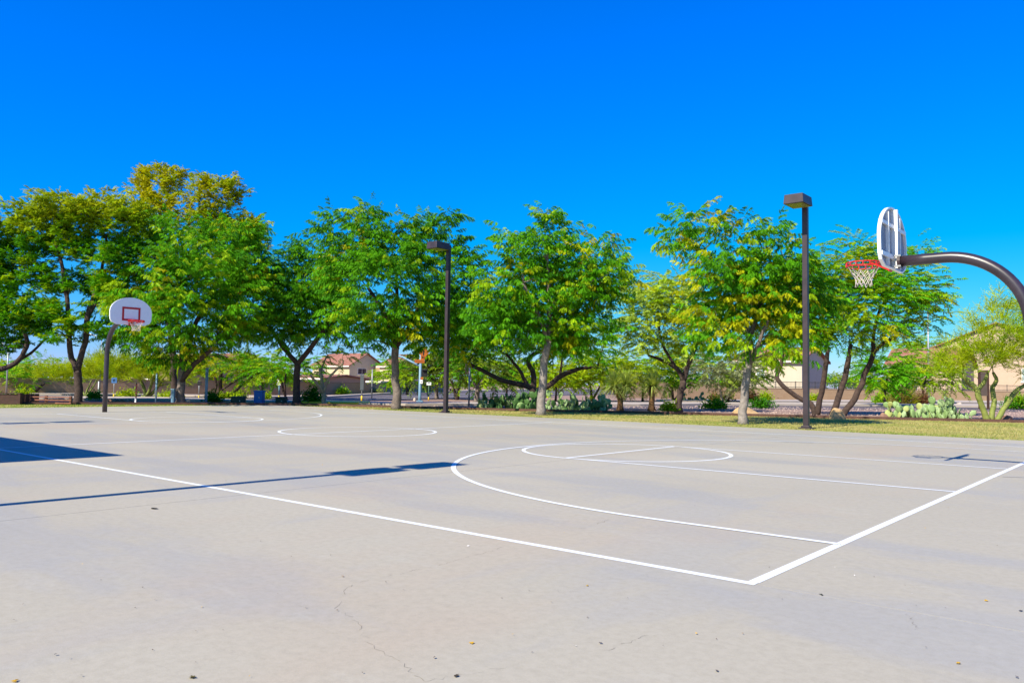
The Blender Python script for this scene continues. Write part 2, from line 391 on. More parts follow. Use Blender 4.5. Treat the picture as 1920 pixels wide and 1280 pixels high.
sheet('street', rn, rf, -.018, M_ASPH)
kf = [(q[0], q[1]-(1.7 if q[0] < 700 else 1.2)) for q in rf]
tag(ribbon('far_pavement', rf, kf, -.03, .09, M_SIDE), kind='structure')
for t0, t1, nm in ((.33, .345, 'lane_line'), (.62, .632, 'lane_line')):
    A = [(a[0]+(b[0]-a[0])*t0, a[1]+(b[1]-a[1])*t0) for a, b in zip(rn, rf)]; B = [(a[0]+(b[0]-a[0])*t1, a[1]+(b[1]-a[1])*t1) for a, b in zip(rn, rf)]
    o = sheet(nm, A, B, -.012, M_PAINT); del o['kind']; o.parent = bpy.data.objects['street']
r2n = [(1230, 754.3), (1500, 755), (1750, 756.8), (2200, 761)]; r2f = [(1230, 752.8), (1500, 753.3), (1750, 754.8), (2200, 758)]
sheet('side_street', r2n, r2f, -.020, M_ASPH)
r3f = [(1230, 750), (1500, 750.6), (1750, 751), (2200, 754)]
tag(ribbon('side_pavement', r2f, r3f, -.03, .08, M_SIDE), kind='structure')
# gravel stones by the edging
n = 7000; px = rng.uniform(560, 2000, n); dd = rng.uniform(33, 50, n)
V = []; T = []; tt = []
for a, D in zip(px, dd):
    q = GD(a, D)
    if inpoly(np.array([q[0]]), np.array([q[1]]), poly)[0]: continue
    s = rng.uniform(.015, .05); i = len(V)
    o6 = np.array([(1, 0, 0), (-1, 0, 0), (0, 1, 0), (0, -1, 0), (0, 0, 1)])*s*rng.uniform(.6, 1.2, (5, 3)); V += list(o6+q+np.array([0, 0, -.02]))
    T += [(i, i+2, i+4), (i+2, i+1, i+4), (i+1, i+3, i+4), (i+3, i, i+4)]
    c = np.array([.42, .30, .25])*rng.uniform(.5, 1.2); tt += [c]*5
npmesh('gravel_stones', np.array(V), np.array(T), attrmat('stone_bits'), None, np.array(tt)); tag(bpy.data.objects['gravel_stones'], 'loose reddish gravel stones spread beyond the lawn', 'gravel', kind='stuff')

# ================================================================== basketball hoops
def board_outline():
    pts = [(-.46, 0), (.46, 0), (.625, .075), (.675, .16), (.69, .40)]
    for k in range(1, 24):
        t = math.pi*k/24; pts.append((.69*math.cos(t), .40+.50*math.sin(t)))
    return pts + [(-.69, .40), (-.675, .16), (-.625, .075)]
def make_hoop(name, label):
    # local frame: rim at -x side of board, pole at +x; origin at pole base
    t = thing(name, (0, 0, 0), label, 'basketball hoop', 'basketball hoops')
    XB = -1.70                                     # board front face, pole axis at 0
    pts = [(0, 0, -.2), (0, 0, 1.0), (0, 0, 1.9)]; rr = 1.0
    for k in range(19): a = math.pi/2*k/18; pts.append((-rr+rr*math.cos(a), 0, 2.035+rr*math.sin(a)))
    pts += [(-1.25, 0, 3.035), (XB+.14, 0, 3.03)]
    MB().tube(pts, [.077]*len(pts), 20).build('pole', M_POLE, t, True)
    MB().tube([(XB+.14, 0, 3.03), (XB+.10, 0, 3.03)], .10, 20).build('arm_flange', M_BRONZE, t)
    for sy in (-1, 1):
        for sz in (-1, 1): MB().bar((XB+.15, sy*.07, 3.03+sz*.075), (XB+.06, sy*.07, 3.03+sz*.075), .025, .025).build('bolt', M_STEEL, t)
    Z0 = 2.915; ol = board_outline(); n = len(ol)
    face = MB(); i = 0                              # thin plate with a raised rear flange
    face.v = [(XB, y, Z0+z) for y, z in ol] + [(XB+.012, y, Z0+z) for y, z in ol]
    face.f = [tuple(range(n-1, -1, -1)), tuple(range(n, 2*n))] + [(k, (k+1) % n, n+(k+1) % n, n+k) for k in range(n)]
    bd = face.build('backboard', M_WHITE, t)
    bd.data.flip_normals()
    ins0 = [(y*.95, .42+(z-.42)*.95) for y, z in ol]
    MB().poly([(XB+.0135, y, Z0+z) for y, z in ins0]).build('rear_shade_skin', simple('shade_blue_grey', (.30, .35, .42), .5, .06, 6), bd)  # added plate, its blue-grey colour stands in for shade on the white back
    fl = MB()
    ins = [(y*.955, .42+(z-.42)*.955) for y, z in ol]
    for ring, x in ((ol, XB+.012), (ol, XB+.047), (ins, XB+.047), (ins, XB+.012)): fl.v += [(x, y, Z0+z) for y, z in ring]
    for a, b in ((0, 1), (1, 2), (2, 3)):
        fl.f += [(a*n+k, a*n+(k+1) % n, b*n+(k+1) % n, b*n+k) for k in range(n)]
    fl.build('rim_flange', M_WHITE, bd, False)
    def rib(y0, z0, y1, z1, d, wdt): MB().bar((XB+.012+d/2, y0, Z0+z0), (XB+.012+d/2, y1, Z0+z1), *((wdt, d) if abs(y1-y0) > .01 else (d, wdt))).build('rib', M_WHITE, bd)
    rib(0, .02, 0, .87, .085, .04); rib(-.30, .03, -.30, .80, .045, .03); rib(.30, .03, .30, .80, .045, .03)
    rib(-.62, .62, .62, .62, .05, .03); rib(-.64, .17, .64, .17, .06, .03)
    tq = MB(); x = XB-.002
    yo, z0, z1, lw = .30, .13, .585, .066
    tq.box(x-.004, x, -yo, yo, Z0+z1-lw, Z0+z1); tq.box(x-.004, x, -yo, yo, Z0+z0, Z0+z0+lw)
    tq.box(x-.004, x, -yo, -yo+lw, Z0+z0+lw+.001, Z0+z1-lw-.001); tq.box(x-.004, x, yo-lw, yo, Z0+z0+lw+.001, Z0+z1-lw-.001)
    tq.build('target_square', M_RED, bd)
    # rim: two rings and braces
    XR, RR, ZR = XB-.38, .2286, 3.05
    ring = lambda r, z, rad: MB().tube([(XR+r*math.cos(2*math.pi*k/40), r*math.sin(2*math.pi*k/40), z) for k in range(41)], rad, 8, False)
    rm = ring(RR+.009, ZR, .010).build('rim', M_RED, t, True)
    ring(RR+.012, ZR-.055, .008).build('lower_ring', M_RED, rm, True)
    for k in range(14):
        a = math.pi*.16+2*math.pi*.84*k/13; c, s = math.cos(a), math.sin(a)
        MB().bar((XR+(RR+.011)*c, (RR+.011)*s, ZR), (XR+(RR+.012)*c, (RR+.012)*s, ZR-.055), .012, .03).build('spacer', M_RED, rm)
    bk = MB(); bk.box(XB-.16, XB-.006, -.065, .065, ZR-.012, ZR+.006); bk.box(XB-.016, XB-.006, -.08, .08, ZR-.16, ZR+.03)
    for sy in (-1, 1):
        bk.bar((XB-.01, sy*.07, ZR-.14), (XR+.15, sy*.17, ZR-.03), .012, .022)
        bk.bar((XB-.15, sy*.06, ZR), (XR+.10, sy*.20, ZR-.002), .016, .016)
    bk.build('rim_bracket', M_RED, rm)
    # net: 12 cords crossing
    def prof(f):
        return RR*(1-.60*min(1, f/.55)*.85) if f < .55 else RR*(.49-.02*(f-.55))
    nt_ = MB(); NC = 12; rows = 8
    for s in (1, -1):
        for k in range(NC):
            pts = []
            for q in range(rows*2+1):
                f = q/(rows*2); turn = 0 if f < .2 else (f-.2)*5.2
                a = 2*math.pi*(k+s*turn*.5)/NC
                rad = RR-.002 - (RR-.118)*min(1, (f/.62)**.85) + (.006*math.sin(k*2.1) if f > .3 else 0)
                pts.append((XR+rad*math.cos(a), rad*math.sin(a), ZR-.05-.30*f+.012*math.sin(k*1.7+f*3)*f))
            nt_.tube(pts, .0048, 5)
    nt_.build('net', M_NET, t, True)
    return t
h1 = make_hoop('basketball_hoop', 'near basketball hoop seen from behind, thick dark curved pole at right edge')
h1.location = (13.61, 0, 0)
h2 = copy_tree(h1); h2.location = (-13.78, 0, 0); h2.scale = (1.02, 1.02, 1.025); h2.rotation_euler[2] = math.pi
h2['label'] = 'far basketball hoop facing the camera with red square on white fan board'

# ================================================================== court lamps
def lamp_head(t, dirn):
    s = dirn; ZT = 6.74; H = .27; y0, y1 = .20, .96
    mb = MB(); wb, wt = .29, .265
    ys = sorted((s*y0, s*y1)); 
    yt = (ys[0]+.015, ys[1]-.015)
    mb.v = [(-wb, ys[0], ZT-H), (wb, ys[0], ZT-H), (wb, ys[1], ZT-H), (-wb, ys[1], ZT-H), (-wt, yt[0], ZT), (wt, yt[0], ZT), (wt, yt[1], ZT), (-wt, yt[1], ZT)]
    mb.f = [(4, 5, 6, 7), (0, 1, 5, 4), (1, 2, 6, 5), (2, 3, 7, 6), (3, 0, 4, 7), (0, 3, 2, 1)]
    hd = mb.build('lamp_head', M_BRONZE, t, False, .012)
    cy = (ys[0]+ys[1])/2; hl = (ys[1]-ys[0])/2
    MB().box(-wb+.05, wb-.05, cy-hl+.05, cy+hl-.05, ZT-H-.012, ZT-H-.002).build('lens', M_LENS, hd)
    ar = MB().box(-.045, .045, *sorted((s*.077, s*(y0+.012))), ZT-H+.04, ZT-.06).build('arm', M_BRONZE, t)
def make_lamp(loc, label, dirs):
    t = thing('court_lamp', loc, label, 'lamp post', 'court floodlight posts')
    MB().box(-.076, .076, -.076, .076, 0, 6.70).build('pole', M_BRONZE, t, False, .012)
    MB().box(-.19, .19, -.19, .19, -.02, .035).build('base_plate', M_BRONZE, t, False, .006)
    MB().box(-.12, .12, -.12, .12, .0355, .09).build('base_cover', M_BRONZE, t, False, .01)
    MB().box(-.04, .04, -.0805, -.0765, .40, .56).build('hand_hole', M_BRONZE, t)
    MB().box(-.085, .085, -.085, .085, 6.7005, 6.715).build('cap', M_BRONZE, t)
    for d in dirs: lamp_head(t, d)
    return t
q = G(1512, 803.5); make_lamp((q[0], q[1], 0), 'tall bronze square lamp post with single box head near the right hoop', (-1,))
q = G(835.5, 773.5); make_lamp((q[0], q[1], 0), 'tall bronze square lamp post with single box head, farther one mid lawn', (-1,))
make_lamp((6.62, -12.15, 0), 'twin headed lamp post out of view casting long pole shadow across near court', (-1, 1))
make_lamp((-8.0, -11.3, 0), 'twin headed lamp post out of view casting small shadow near left edge', (-1, 1))

# picnic shelter left of the picture: its roof shadow falls on the court
sh = thing('picnic_shelter', (-0.62, -13.8, 0), 'flat roofed picnic shelter off the left edge shading the court corner', 'shelter')
M_BEIGE = simple('beige_stucco', (0.45, 0.33, 0.22), 0.9, 0.06, 3)
MB().box(-3.1, 3.1, -3.1, 3.1, 3.35, 3.62).build('roof', M_BEIGE, sh, False, .01)
for sx in (-2.6, 2.6):
    for sy in (-2.6, 2.6): MB().box(sx-.15, sx+.15, sy-.15, sy+.15, 0, 3.349).build('post', M_BEIGE, sh)

# ================================================================== vegetation builders
def unit(v): return v/(np.linalg.norm(v, axis=-1, keepdims=True)+1e-9)
def frond(p0, d, L, wide, pairs, droop, r):
    """one feathery leaf: pairs of narrow leaflets along a drooping stalk"""
    tris = []; p = np.array(p0, float); d = unit(np.array(d, float)); st = L/pairs
    side0 = unit(unit(np.cross(d, [0, 0, 1.0]))*.55+r.normal(0, .55, 3)); side0 = unit(side0-d*(side0 @ d))
    for k in range(pairs):
        f = k/pairs; d = unit(d+np.array([0, 0, -droop/pairs])); side = unit(side0+r.normal(0, .15, 3)); q = p+d*st
        wl = wide*(1-.55*abs(f-.35)); wk = st*.85
        for s in (-1, 1):
            tip = p+side*s*wl+d*st*1.1+np.array([0, 0, -wl*.25])+r.normal(0, .004, 3)
            tris.append((p-d*wk*.35, p+d*wk, tip))
        p = q
    return tris
def spray_proto(style, seed):
    r = np.random.default_rng(seed); T = []
    if style == 'droop':                            # arching twig with hanging feathery leaves
        p = np.zeros(3); d = unit(np.array([1, 0, .55])); n = 6
        for k in range(n):
            d = unit(d+np.array([0, r.normal(0, .1), -.13])); p = p+d*.075
            s = 1 if k % 2 else -1
            fd = unit(d*.55+np.array([0, s*.7, -.38])+r.normal(0, .2, 3))
            T += frond(p, fd, .25*(1-.2*k/n), .072, 5, .85, r)
        T += frond(p, d, .22, .06, 5, .5, r)
    elif style == 'plume':                          # rounded tufts of upward spreading leaves
        for k in range(10):
            a = 2*math.pi*k/10+r.normal(0, .2); e = r.uniform(.05, .9)
            T += frond(r.normal(0, .04, 3), (math.cos(a)*math.cos(e)+.25, math.sin(a)*math.cos(e), math.sin(e)), r.uniform(.22, .34), .078, 5, .9, r)
    elif style == 'fine':                           # small leaved loose mesquite
        p = np.zeros(3); d = unit(np.array([1, 0, .3]))
        for k in range(9):
            d = unit(d+np.array([0, r.normal(0, .12), -.08+r.normal(0, .05)])); p = p+d*.08
            for s in (-1, 1):
                T += frond(p, unit(d*.6+np.array([0, s*.8, r.normal(-.1, .3)])), .14, .04, 3, .4, r)
    elif style == 'broom':                          # leafless green twigs
        for k in range(13):
            a = r.normal(0, .6); e = r.normal(.35, .45); d = np.array([math.cos(a)*math.cos(e), math.sin(a)*math.cos(e), math.sin(e)]); p = r.normal(0, .06, 3)
            L = r.uniform(.3, .6); side = unit(np.cross(d, r.normal(0, 1, 3)))*.008; q = p+d*L*.5+r.normal(0, .02, 3); tip = p+d*L+np.array([0, 0, -.05])
            T += [(p-side, p+side, q+side), (p-side, q+side, q-side), (q-side, q+side, tip)]
            for m in range(5):
                f = r.uniform(.2, 1); c = p+d*L*f; u = unit(r.normal(0, 1, 3))*.045; v = unit(np.cross(u, r.normal(0, 1, 3)))*.013
                T.append((c-v, c+v, c+u))
    elif style == 'bush':
        for k in range(26):
            c = r.normal(0, .11, 3); u = unit(r.normal(0, 1, 3)+np.array([.3, 0, .4]))*r.uniform(.06, .11); v = unit(np.cross(u, r.normal(0, 1, 3)))*.028
            T += [(c-u*.3, c+v+u*.3, c+u), (c-u*.3, c+u, c-v+u*.3)]
    return np.array(T)                              # (n,3,3)
PROTO = {s: [spray_proto(s, i*13+5) for i in range(4)] for s in ('droop', 'plume', 'fine', 'broom', 'bush')}
def sprays(pos, dirs, scale, style, tint):
    """copies of spray prototypes at pos, pointing along dirs (z stays up)"""
    out, cols = [], []
    x = unit(dirs); y = unit(np.cross(np.array([0, 0, 1.0]), x)+1e-6); z = np.cross(x, y)
    Rm = np.stack([x, y, z], -1)                    # columns
    which = rng.integers(0, 4, len(pos))
    for k in range(4):
        s = which == k
        if not s.any(): continue
        pr = PROTO[style][k]; q = pr.reshape(-1, 3)
        W = np.einsum('nij,vj->nvi', Rm[s], q)*scale[s][:, None, None]+pos[s][:, None, :]
        out.append(W.reshape(-1, 3))
        jit = rng.uniform(.8, 1.2, (s.sum(), len(pr), 1))
        cols.append(np.repeat((tint[s][:, None, :]*jit).reshape(-1, 3), 3, 0))
    return np.concatenate(out), np.concatenate(cols)
GREEN = np.array([.092, .30, .006]); DEEP = np.array([.048, .19, .007]); LIME = np.array([.27, .43, .008]); YEL = np.array([.40, .42, .008]); OLIVE = np.array([.36, .36, .008])
PV = np.array([.34, .43, .010]); PALE = np.array([.27, .37, .05]); GREY = np.array([.22, .25, .12])
def make_tree(name, label, D, trunks, ells, style='droop', dens=16, colors=(GREEN, DEEP, LIME), weights=(.55, .25, .2), yellow=0.0, bark=None, bark2=None, top=None, scale=1.0, group=None, clump=.55, cat='tree', zbase=-.03, fill=1.0, depthf=.9):
    s = D/F
    b0 = trunks[0][0]; base = GD(b0[0], D, 0.0); base[2] = 0
    t = thing(name, base, label, cat, group)
    inv = np.array([base[0], base[1], 0.0])
    # trunk and limbs as surveyed polylines, given gentle depth offsets
    skel = []; tm = MB(); bmh = MB(); extra = []
    r0 = random.Random(hash(label) % 1000 if False else sum(map(ord, label)))
    main_end = {}
    for ti, tr in enumerate(trunks):
        pts, rad = [], []; off = 0.0; drift = 0.0 if ti == 0 else r0.uniform(-.9, .9)
        key = (round(tr[0][0]), round(tr[0][1])); off0 = main_end.get(key, 0.0)
        for k, q in enumerate(tr):
            px, py = q[0], q[1]; rp = q[2] if len(q) > 2 else 3
            dd = off0+drift*(k/max(1, len(tr)-1))
            p = P(px, py, D+dd)
            if ti == 0 and k == 0 or (k == 0 and py > trunks[0][0][1]-12): p = GD(px, D+dd, zbase)
            pts.append(p-inv); rad.append(rp*s); main_end[(round(px), round(py))] = dd
        # smooth: subdivide
        P2, R2 = [], []
        for k in range(len(pts)-1):
            pa = pts[max(k-1, 0)]; pb, pc = pts[k], pts[k+1]; pd = pts[min(k+2, len(pts)-1)]
            for u in (0, .25, .5, .75):
                P2.append(.5*((2*pb)+(-pa+pc)*u+(2*pa-5*pb+4*pc-pd)*u*u+(-pa+3*pb-3*pc+pd)*u**3)); R2.append(rad[k]+(rad[k+1]-rad[k])*u)
        P2.append(pts[-1]); R2.append(rad[-1])
        P2 = [p+np.array([r0.gauss(0, .12), r0.gauss(0, .12), 0])*rr if 0 < k else p for k, (p, rr) in enumerate(zip(P2, R2))]
        if ti == 0: R2[0] *= 1.35; R2[1] *= 1.08
        ground_start = ti > 0 and tr[0][1] > trunks[0][0][1]-6
        if ground_start: extra.append(MB().tube(P2, R2, 10))
        else: (tm if ti == 0 else bmh).tube(P2, R2, 12 if ti == 0 else 9)
        for p, rr in zip(P2, R2): 
            if p[2] > .5: skel.append((p, rr))
    SK = np.array([p for p, _ in skel]); SR = [r for _, r in skel]
    # crown clumps
    C, RADS, cen = [], [], []
    for (px, py, rx, ry, *ex) in ells:
        dd = ex[0] if ex else r0.uniform(-.5, .5)*rx*s
        c = P(px, py, D+dd)-inv; a, bz = rx*s, ry*s; ad = a*depthf
        nclump = max(2, int(fill*4.2*(a*bz)/(clump**2)*1.2))
        u = unit(rng.normal(0, 1, (nclump, 3)))*(rng.random((nclump, 1))**.38)
        off = u[:, :1]*rt*a+u[:, 1:2]*fh*ad+u[:, 2:3]*np.array([0, 0, 1.0])*bz
        C.append(c+off*rng.uniform(.78, 1.16, (nclump, 1))); cen += [c]*nclump; RADS += [min(clump, .75*min(a, bz)+.1)]*nclump
    C = np.concatenate(C); cen = np.array(cen); RADS = np.array(RADS); C[:, 2] = np.maximum(C[:, 2], .35)
    cc = C.mean(0)
    # connect clumps to the skeleton
    order = np.argsort(np.linalg.norm(C-SK.mean(0), axis=1))
    nodes = SK.copy(); nr = np.array(SR)
    for i in order:
        d = np.linalg.norm(nodes-C[i], axis=1)+np.maximum(0, nodes[:, 2]-C[i][2]+.1)*1.5
        j = int(np.argmin(d)); a = nodes[j]; b = C[i]; L = np.linalg.norm(b-a)
        if L < .08: continue
        m1 = a+(b-a)*.35+np.array([r0.gauss(0, .06), r0.gauss(0, .06), .05])*L; m2 = a+(b-a)*.7+np.array([r0.gauss(0, .06), r0.gauss(0, .06), .08])*L
        ra = max(.008, min(nr[j]*.62, .05+.01*L)*.8)
        bmh.tube([a, m1, m2, b], [ra, ra*.75, ra*.55, ra*.3], 5, False)
        nodes = np.vstack([nodes, m1, m2, b]); nr = np.r_[nr, ra*.75, ra*.55, ra*.35]
    tm.build('trunk', bark or M_BARKM, t, True)
    for e in extra: e.build('trunk', bark or M_BARKM, t, True)
    tag(bmh.build('branches', bark2 or bark or M_BARKD, t, True), kind='stuff')
    # foliage
    area = sum(math.pi*e[2]*e[3]*s*s for e in ells); N = int(area*dens*(3.3 if style == 'droop' else 2.7 if style == 'plume' else 2.0 if D < 50 else 1.7))
    ci = rng.integers(0, len(C), N)
    pos = C[ci]+rng.normal(0, 1, (N, 3))*RADS[ci][:, None]*np.array([.52, .52, .40])
    for lp in LAMPS:                                # pruned clear of the lamp posts
        rel = pos[:, :2]+inv[:2]-lp; toward = (CAM[:2]-lp)/np.linalg.norm(CAM[:2]-lp); al = rel @ toward; ac = np.abs(rel[:, 0]*toward[1]-rel[:, 1]*toward[0])
        kp = ~((al > -.55) & (al < 6) & (ac < .75)); pos, ci = pos[kp], ci[kp]
    N = len(pos)
    out = unit((pos-cen[ci])*np.array([1, 1, .6])+(pos-C[ci])*1.2+rng.normal(0, .25, (N, 3)))
    out[:, 2] = out[:, 2]*.5+{'droop': .0, 'plume': .35, 'fine': .05, 'broom': .45, 'bush': .2}[style]; 
    pick = rng.choice(len(colors), len(C), p=weights); base_c = np.array(colors)[pick]
    ysel = rng.random(len(C)) < yellow; base_c[ysel] = YEL*rng.uniform(.7, 1.1, (ysel.sum(), 1))
    tint = base_c[ci]*rng.uniform(.75, 1.25, (N, 1)); mixr = rng.random((N, 1)) < .3; tint = np.where(mixr, np.array(colors)[rng.choice(len(colors), N, p=weights)], tint)
    if top is not None:                             # yellow-olive new growth toward the crown top
        zt = np.array([P(e[0], e[1], D)[2]+e[3]*s for e in ells]).max(); zb = top[0]
        f = np.clip((pos[:, 2]-zb)/(zt-zb), 0, 1)[:, None]**.8*rng.uniform(.5, 1.0, (N, 1)); tint = tint*(1-f)+top[1]*rng.uniform(.7, 1.25, (N, 1))*f
    sc = rng.uniform(.75, 1.25, N)*scale*(.93 if style in ('droop', 'plume') else 1.08)
    V, cl = sprays(pos, out, sc, style, tint)
    V[:, 2] = np.maximum(V[:, 2], .03)
    cr = npmesh('crown', V, np.arange(len(V)).reshape(-1, 3), M_LEAF, t, cl); tag(cr, kind='stuff')
    return t
LAMPS = [G(1512, 803.5)[:2], G(835.5, 773.5)[:2]]
TG = 'row of shade trees on the lawn'
make_tree('shade_tree', 'feathery green tree with yellow sprays and pale grey trunk, left of the near lamp post', 25.7,
    [[(1393, 797, 8.5), (1396, 740, 7.5), (1402, 690, 7), (1405, 640, 6)], [(1402, 690, 5), (1420, 650, 4), (1440, 600, 3)], [(1405, 640, 5), (1395, 580, 4), (1370, 520, 3)], [(1405, 640, 5), (1430, 560, 4), (1470, 500, 3)]],
    [(1405, 560, 92, 92), (1348, 515, 52, 60), (1455, 520, 75, 80), (1300, 440, 42, 32), (1375, 465, 60, 40), (1352, 612, 42, 44), (1455, 635, 55, 42), (1500, 560, 45, 70), (1262, 462, 20, 14), (1440, 447, 40, 20), (1345, 430, 25, 20)],
    'droop', 15, (GREEN, DEEP, LIME), (.5, .25, .25), .22, M_BARKG, M_BARKM, group=TG)
make_tree('shade_tree', 'wide feathery green tree with straight pale grey trunk in front of prickly pears', 30.9,
    [[(1015, 779, 8.5), (1018, 720, 7.5), (1021, 672, 7), (1029, 640, 6)], [(1029, 640, 5), (1010, 590, 4), (980, 530, 3)], [(1029, 640, 5), (1050, 580, 4), (1090, 520, 3)], [(1029, 640, 5), (1030, 560, 4), (1025, 470, 2.5)]],
    [(1030, 560, 105, 90), (960, 505, 60, 60), (1100, 520, 72, 65), (1025, 455, 50, 45), (1146, 530, 34, 36), (1088, 618, 58, 40), (945, 600, 55, 55), (1030, 630, 65, 35), (965, 440, 28, 20), (1125, 465, 32, 24), (1027, 408, 12, 18), (1165, 525, 28, 12)],
    'droop', 16, (GREEN, DEEP, LIME), (.55, .30, .15), .07, M_BARKG, M_BARKM, group=TG)
make_tree('shade_tree', 'feathery dark green tree with forked grey brown trunk left of the middle lamp post', 35.3,
    [[(745, 768, 9), (743, 720, 7.5), (740, 680, 7), (742, 650, 7)], [(742, 650, 5), (728, 600, 4), (690, 540, 3)], [(742, 650, 5.5), (762, 622, 4.5), (792, 560, 3)], [(742, 650, 4), (745, 560, 3.5), (740, 480, 2)]],
    [(730, 540, 105, 90), (650, 470, 55, 60), (740, 445, 65, 40), (810, 450, 45, 50), (702, 602, 58, 38), (800, 600, 75, 52), (860, 545, 45, 80), (635, 420, 38, 28), (880, 480, 22, 32), (690, 405, 40, 18), (850, 625, 45, 42), (830, 408, 25, 12)],
    'droop', 16, (GREEN, DEEP, LIME), (.5, .4, .1), .02, M_BARKM, M_BARKD, group=TG)
make_tree('shade_tree', 'smaller dark green tree with dark Y shaped trunk beside the round dark bush', 40.0,
    [[(557, 759, 7), (557, 705, 6), (558, 682, 6)], [(558, 682, 5), (530, 650, 4), (505, 610, 3)], [(558, 682, 5), (590, 642, 4.5), (625, 590, 3)]],
    [(560, 570, 80, 75), (610, 520, 55, 65), (520, 520, 40, 48), (630, 588, 34, 48), (520, 615, 42, 42), (590, 475, 38, 22)],
    'droop', 17, (GREEN, DEEP, LIME), (.45, .5, .05), .01, M_BARKD, group=TG)
make_tree('shade_tree', 'broad bright green tree behind the far hoop with low right limb', 38.0,
    [[(340, 759, 8), (340, 715, 7), (341, 692, 6)], [(340, 715, 5.5), (365, 682, 4.5), (397, 655, 4)], [(341, 692, 5), (335, 620, 4), (310, 540, 3)], [(341, 692, 5), (370, 600, 4), (420, 540, 3)]],
    [(340, 560, 125, 100), (260, 510, 62, 65), (420, 500, 70, 75), (340, 450, 78, 40), (250, 600, 55, 55), (440, 600, 55, 62), (350, 645, 85, 36), (460, 440, 32, 38), (270, 450, 42, 32), (478, 540, 28, 58)],
    'droop', 16, (GREEN, LIME, DEEP), (.6, .25, .15), .05, M_BARKM, M_BARKD, group=TG)
make_tree('tall_tree', 'tall tree with V forked dark trunk and yellow crown, left of the far hoop', 36.4,
    [[(148, 758, 7.5), (147, 718, 7), (145, 695, 7)], [(145, 695, 5.5), (132, 660, 5), (130, 600, 4.5), (120, 520, 3.5), (105, 450, 2.5)], [(145, 695, 6), (160, 640, 5), (165, 590, 5), (176, 555, 4), (190, 510, 3), (200, 440, 2)], [(165, 590, 4), (188, 560, 3), (205, 540, 2)]],
    [(60, 405, 48, 32), (120, 388, 68, 36), (190, 392, 58, 38), (240, 405, 45, 40), (90, 450, 65, 34), (170, 458, 66, 36), (232, 480, 44, 36), (60, 515, 48, 36), (140, 535, 55, 30), (205, 530, 42, 26), (105, 600, 52, 34), (50, 590, 38, 30), (170, 625, 26, 18)],
    'plume', 16, (GREEN, LIME, DEEP), (.55, .3, .15), .0, M_BARKD, top=(7.3, OLIVE*1.25), clump=.55)
make_tree('tall_tree', 'tallest tree with two rounded yellow olive tops rising behind the broad green tree', 46.0,
    [[(327, 758, 6.5), (325, 700, 6.2), (322, 640, 5.5), (310, 560, 4.6), (303, 470, 3.6), (300, 400, 2.4)], [(303, 470, 3.2), (345, 430, 2.6), (390, 385, 2)], [(310, 560, 3.5), (380, 500, 3), (450, 450, 2)]],
    [(298, 348, 50, 36), (300, 405, 38, 32), (400, 362, 46, 32), (400, 415, 52, 36), (462, 440, 36, 46), (262, 385, 32, 26), (325, 330, 25, 16), (430, 345, 24, 16), (440, 520, 40, 50)],
    'plume', 16, (OLIVE, LIME, GREEN), (.45, .35, .2), .0, M_BARKD, top=(8.6, OLIVE*1.25), clump=.55)
make_tree('tall_tree', 'leaning dark limbed tree cut off by the left edge of the picture', 37.0,
    [[(-95, 766, 9), (-85, 720, 8), (-62, 694, 7)], [(-62, 694, 6), (0, 692, 5), (35, 675, 4.5), (50, 640, 4), (40, 600, 3), (45, 550, 2.5)], [(35, 675, 3), (60, 660, 2.5), (86, 634, 1.8)], [(-62, 694, 5), (-50, 600, 4), (-20, 500, 3)]],
    [(0, 432, 55, 34), (-40, 480, 70, 60), (22, 485, 42, 40), (8, 560, 50, 46), (42, 618, 38, 28), (-45, 600, 70, 60), (0, 650, 36, 22), (-60, 420, 60, 40)],
    'plume', 15, (GREEN, DEEP, LIME), (.5, .35, .15), .0, M_BARKD, top=(7.2, OLIVE), clump=.55)
# desert trees beyond the edging
MG = 'desert trees beyond the edging'
make_tree('mesquite_tree', 'loose pale green mesquite with dark forked trunk beside the small nolina', 37.5,
    [[(1272, 772, 7), (1275, 740, 6), (1282, 714, 6)], [(1282, 714, 5), (1268, 690, 4), (1238, 674, 3.2), (1215, 666, 2)], [(1282, 714, 5), (1292, 680, 4.5), (1310, 640, 3.5), (1330, 590, 2.5)], [(1268, 690, 3), (1240, 640, 2.4), (1235, 590, 2)]],
    [(1230, 590, 55, 52), (1210, 560, 34, 34), (1270, 560, 50, 44), (1300, 600, 36, 52), (1192, 620, 26, 38), (1250, 535, 44, 18), (1235, 645, 45, 20)], 'fine', 20, (PALE*1.25, PV*1.05, LIME*1.1), (.5, .3, .2), .03, M_BARKD, group=MG)
make_tree('mesquite_tree', 'large green mesquite with several leaning dark trunks right of the near lamp post', 36.0,
    [[(1576, 781, 6), (1602, 747, 5.5), (1626, 691, 5), (1637, 662, 4.5), (1637, 640, 3.5)], [(1637, 662, 3.5), (1656, 644, 3), (1676, 635, 2.2)], [(1560, 780, 6), (1576, 734, 5.5), (1589, 686, 5), (1595, 645, 3.5)], [(1532, 781, 5.5), (1540, 735, 5), (1548, 685, 4.5), (1553, 650, 3)], [(1528, 780, 5), (1520, 757, 5), (1500, 747, 4.5), (1470, 725, 4.2), (1457, 706, 4), (1464, 684, 3.5), (1468, 660, 2.5)], [(1637, 640, 3), (1650, 580, 2.5), (1690, 530, 2)]],
    [(1640, 560, 75, 66), (1700, 540, 50, 60), (1600, 505, 55, 48), (1660, 492, 55, 42), (1732, 580, 34, 30), (1560, 560, 55, 70), (1505, 570, 50, 70), (1590, 615, 55, 34), (1482, 630, 36, 34), (1622, 458, 26, 16), (1690, 618, 40, 18), (1745, 545, 25, 22)], 'fine', 19, (GREEN*1.25, LIME, LIME*.9), (.5, .3, .2), .06, M_BARKD, group=MG)
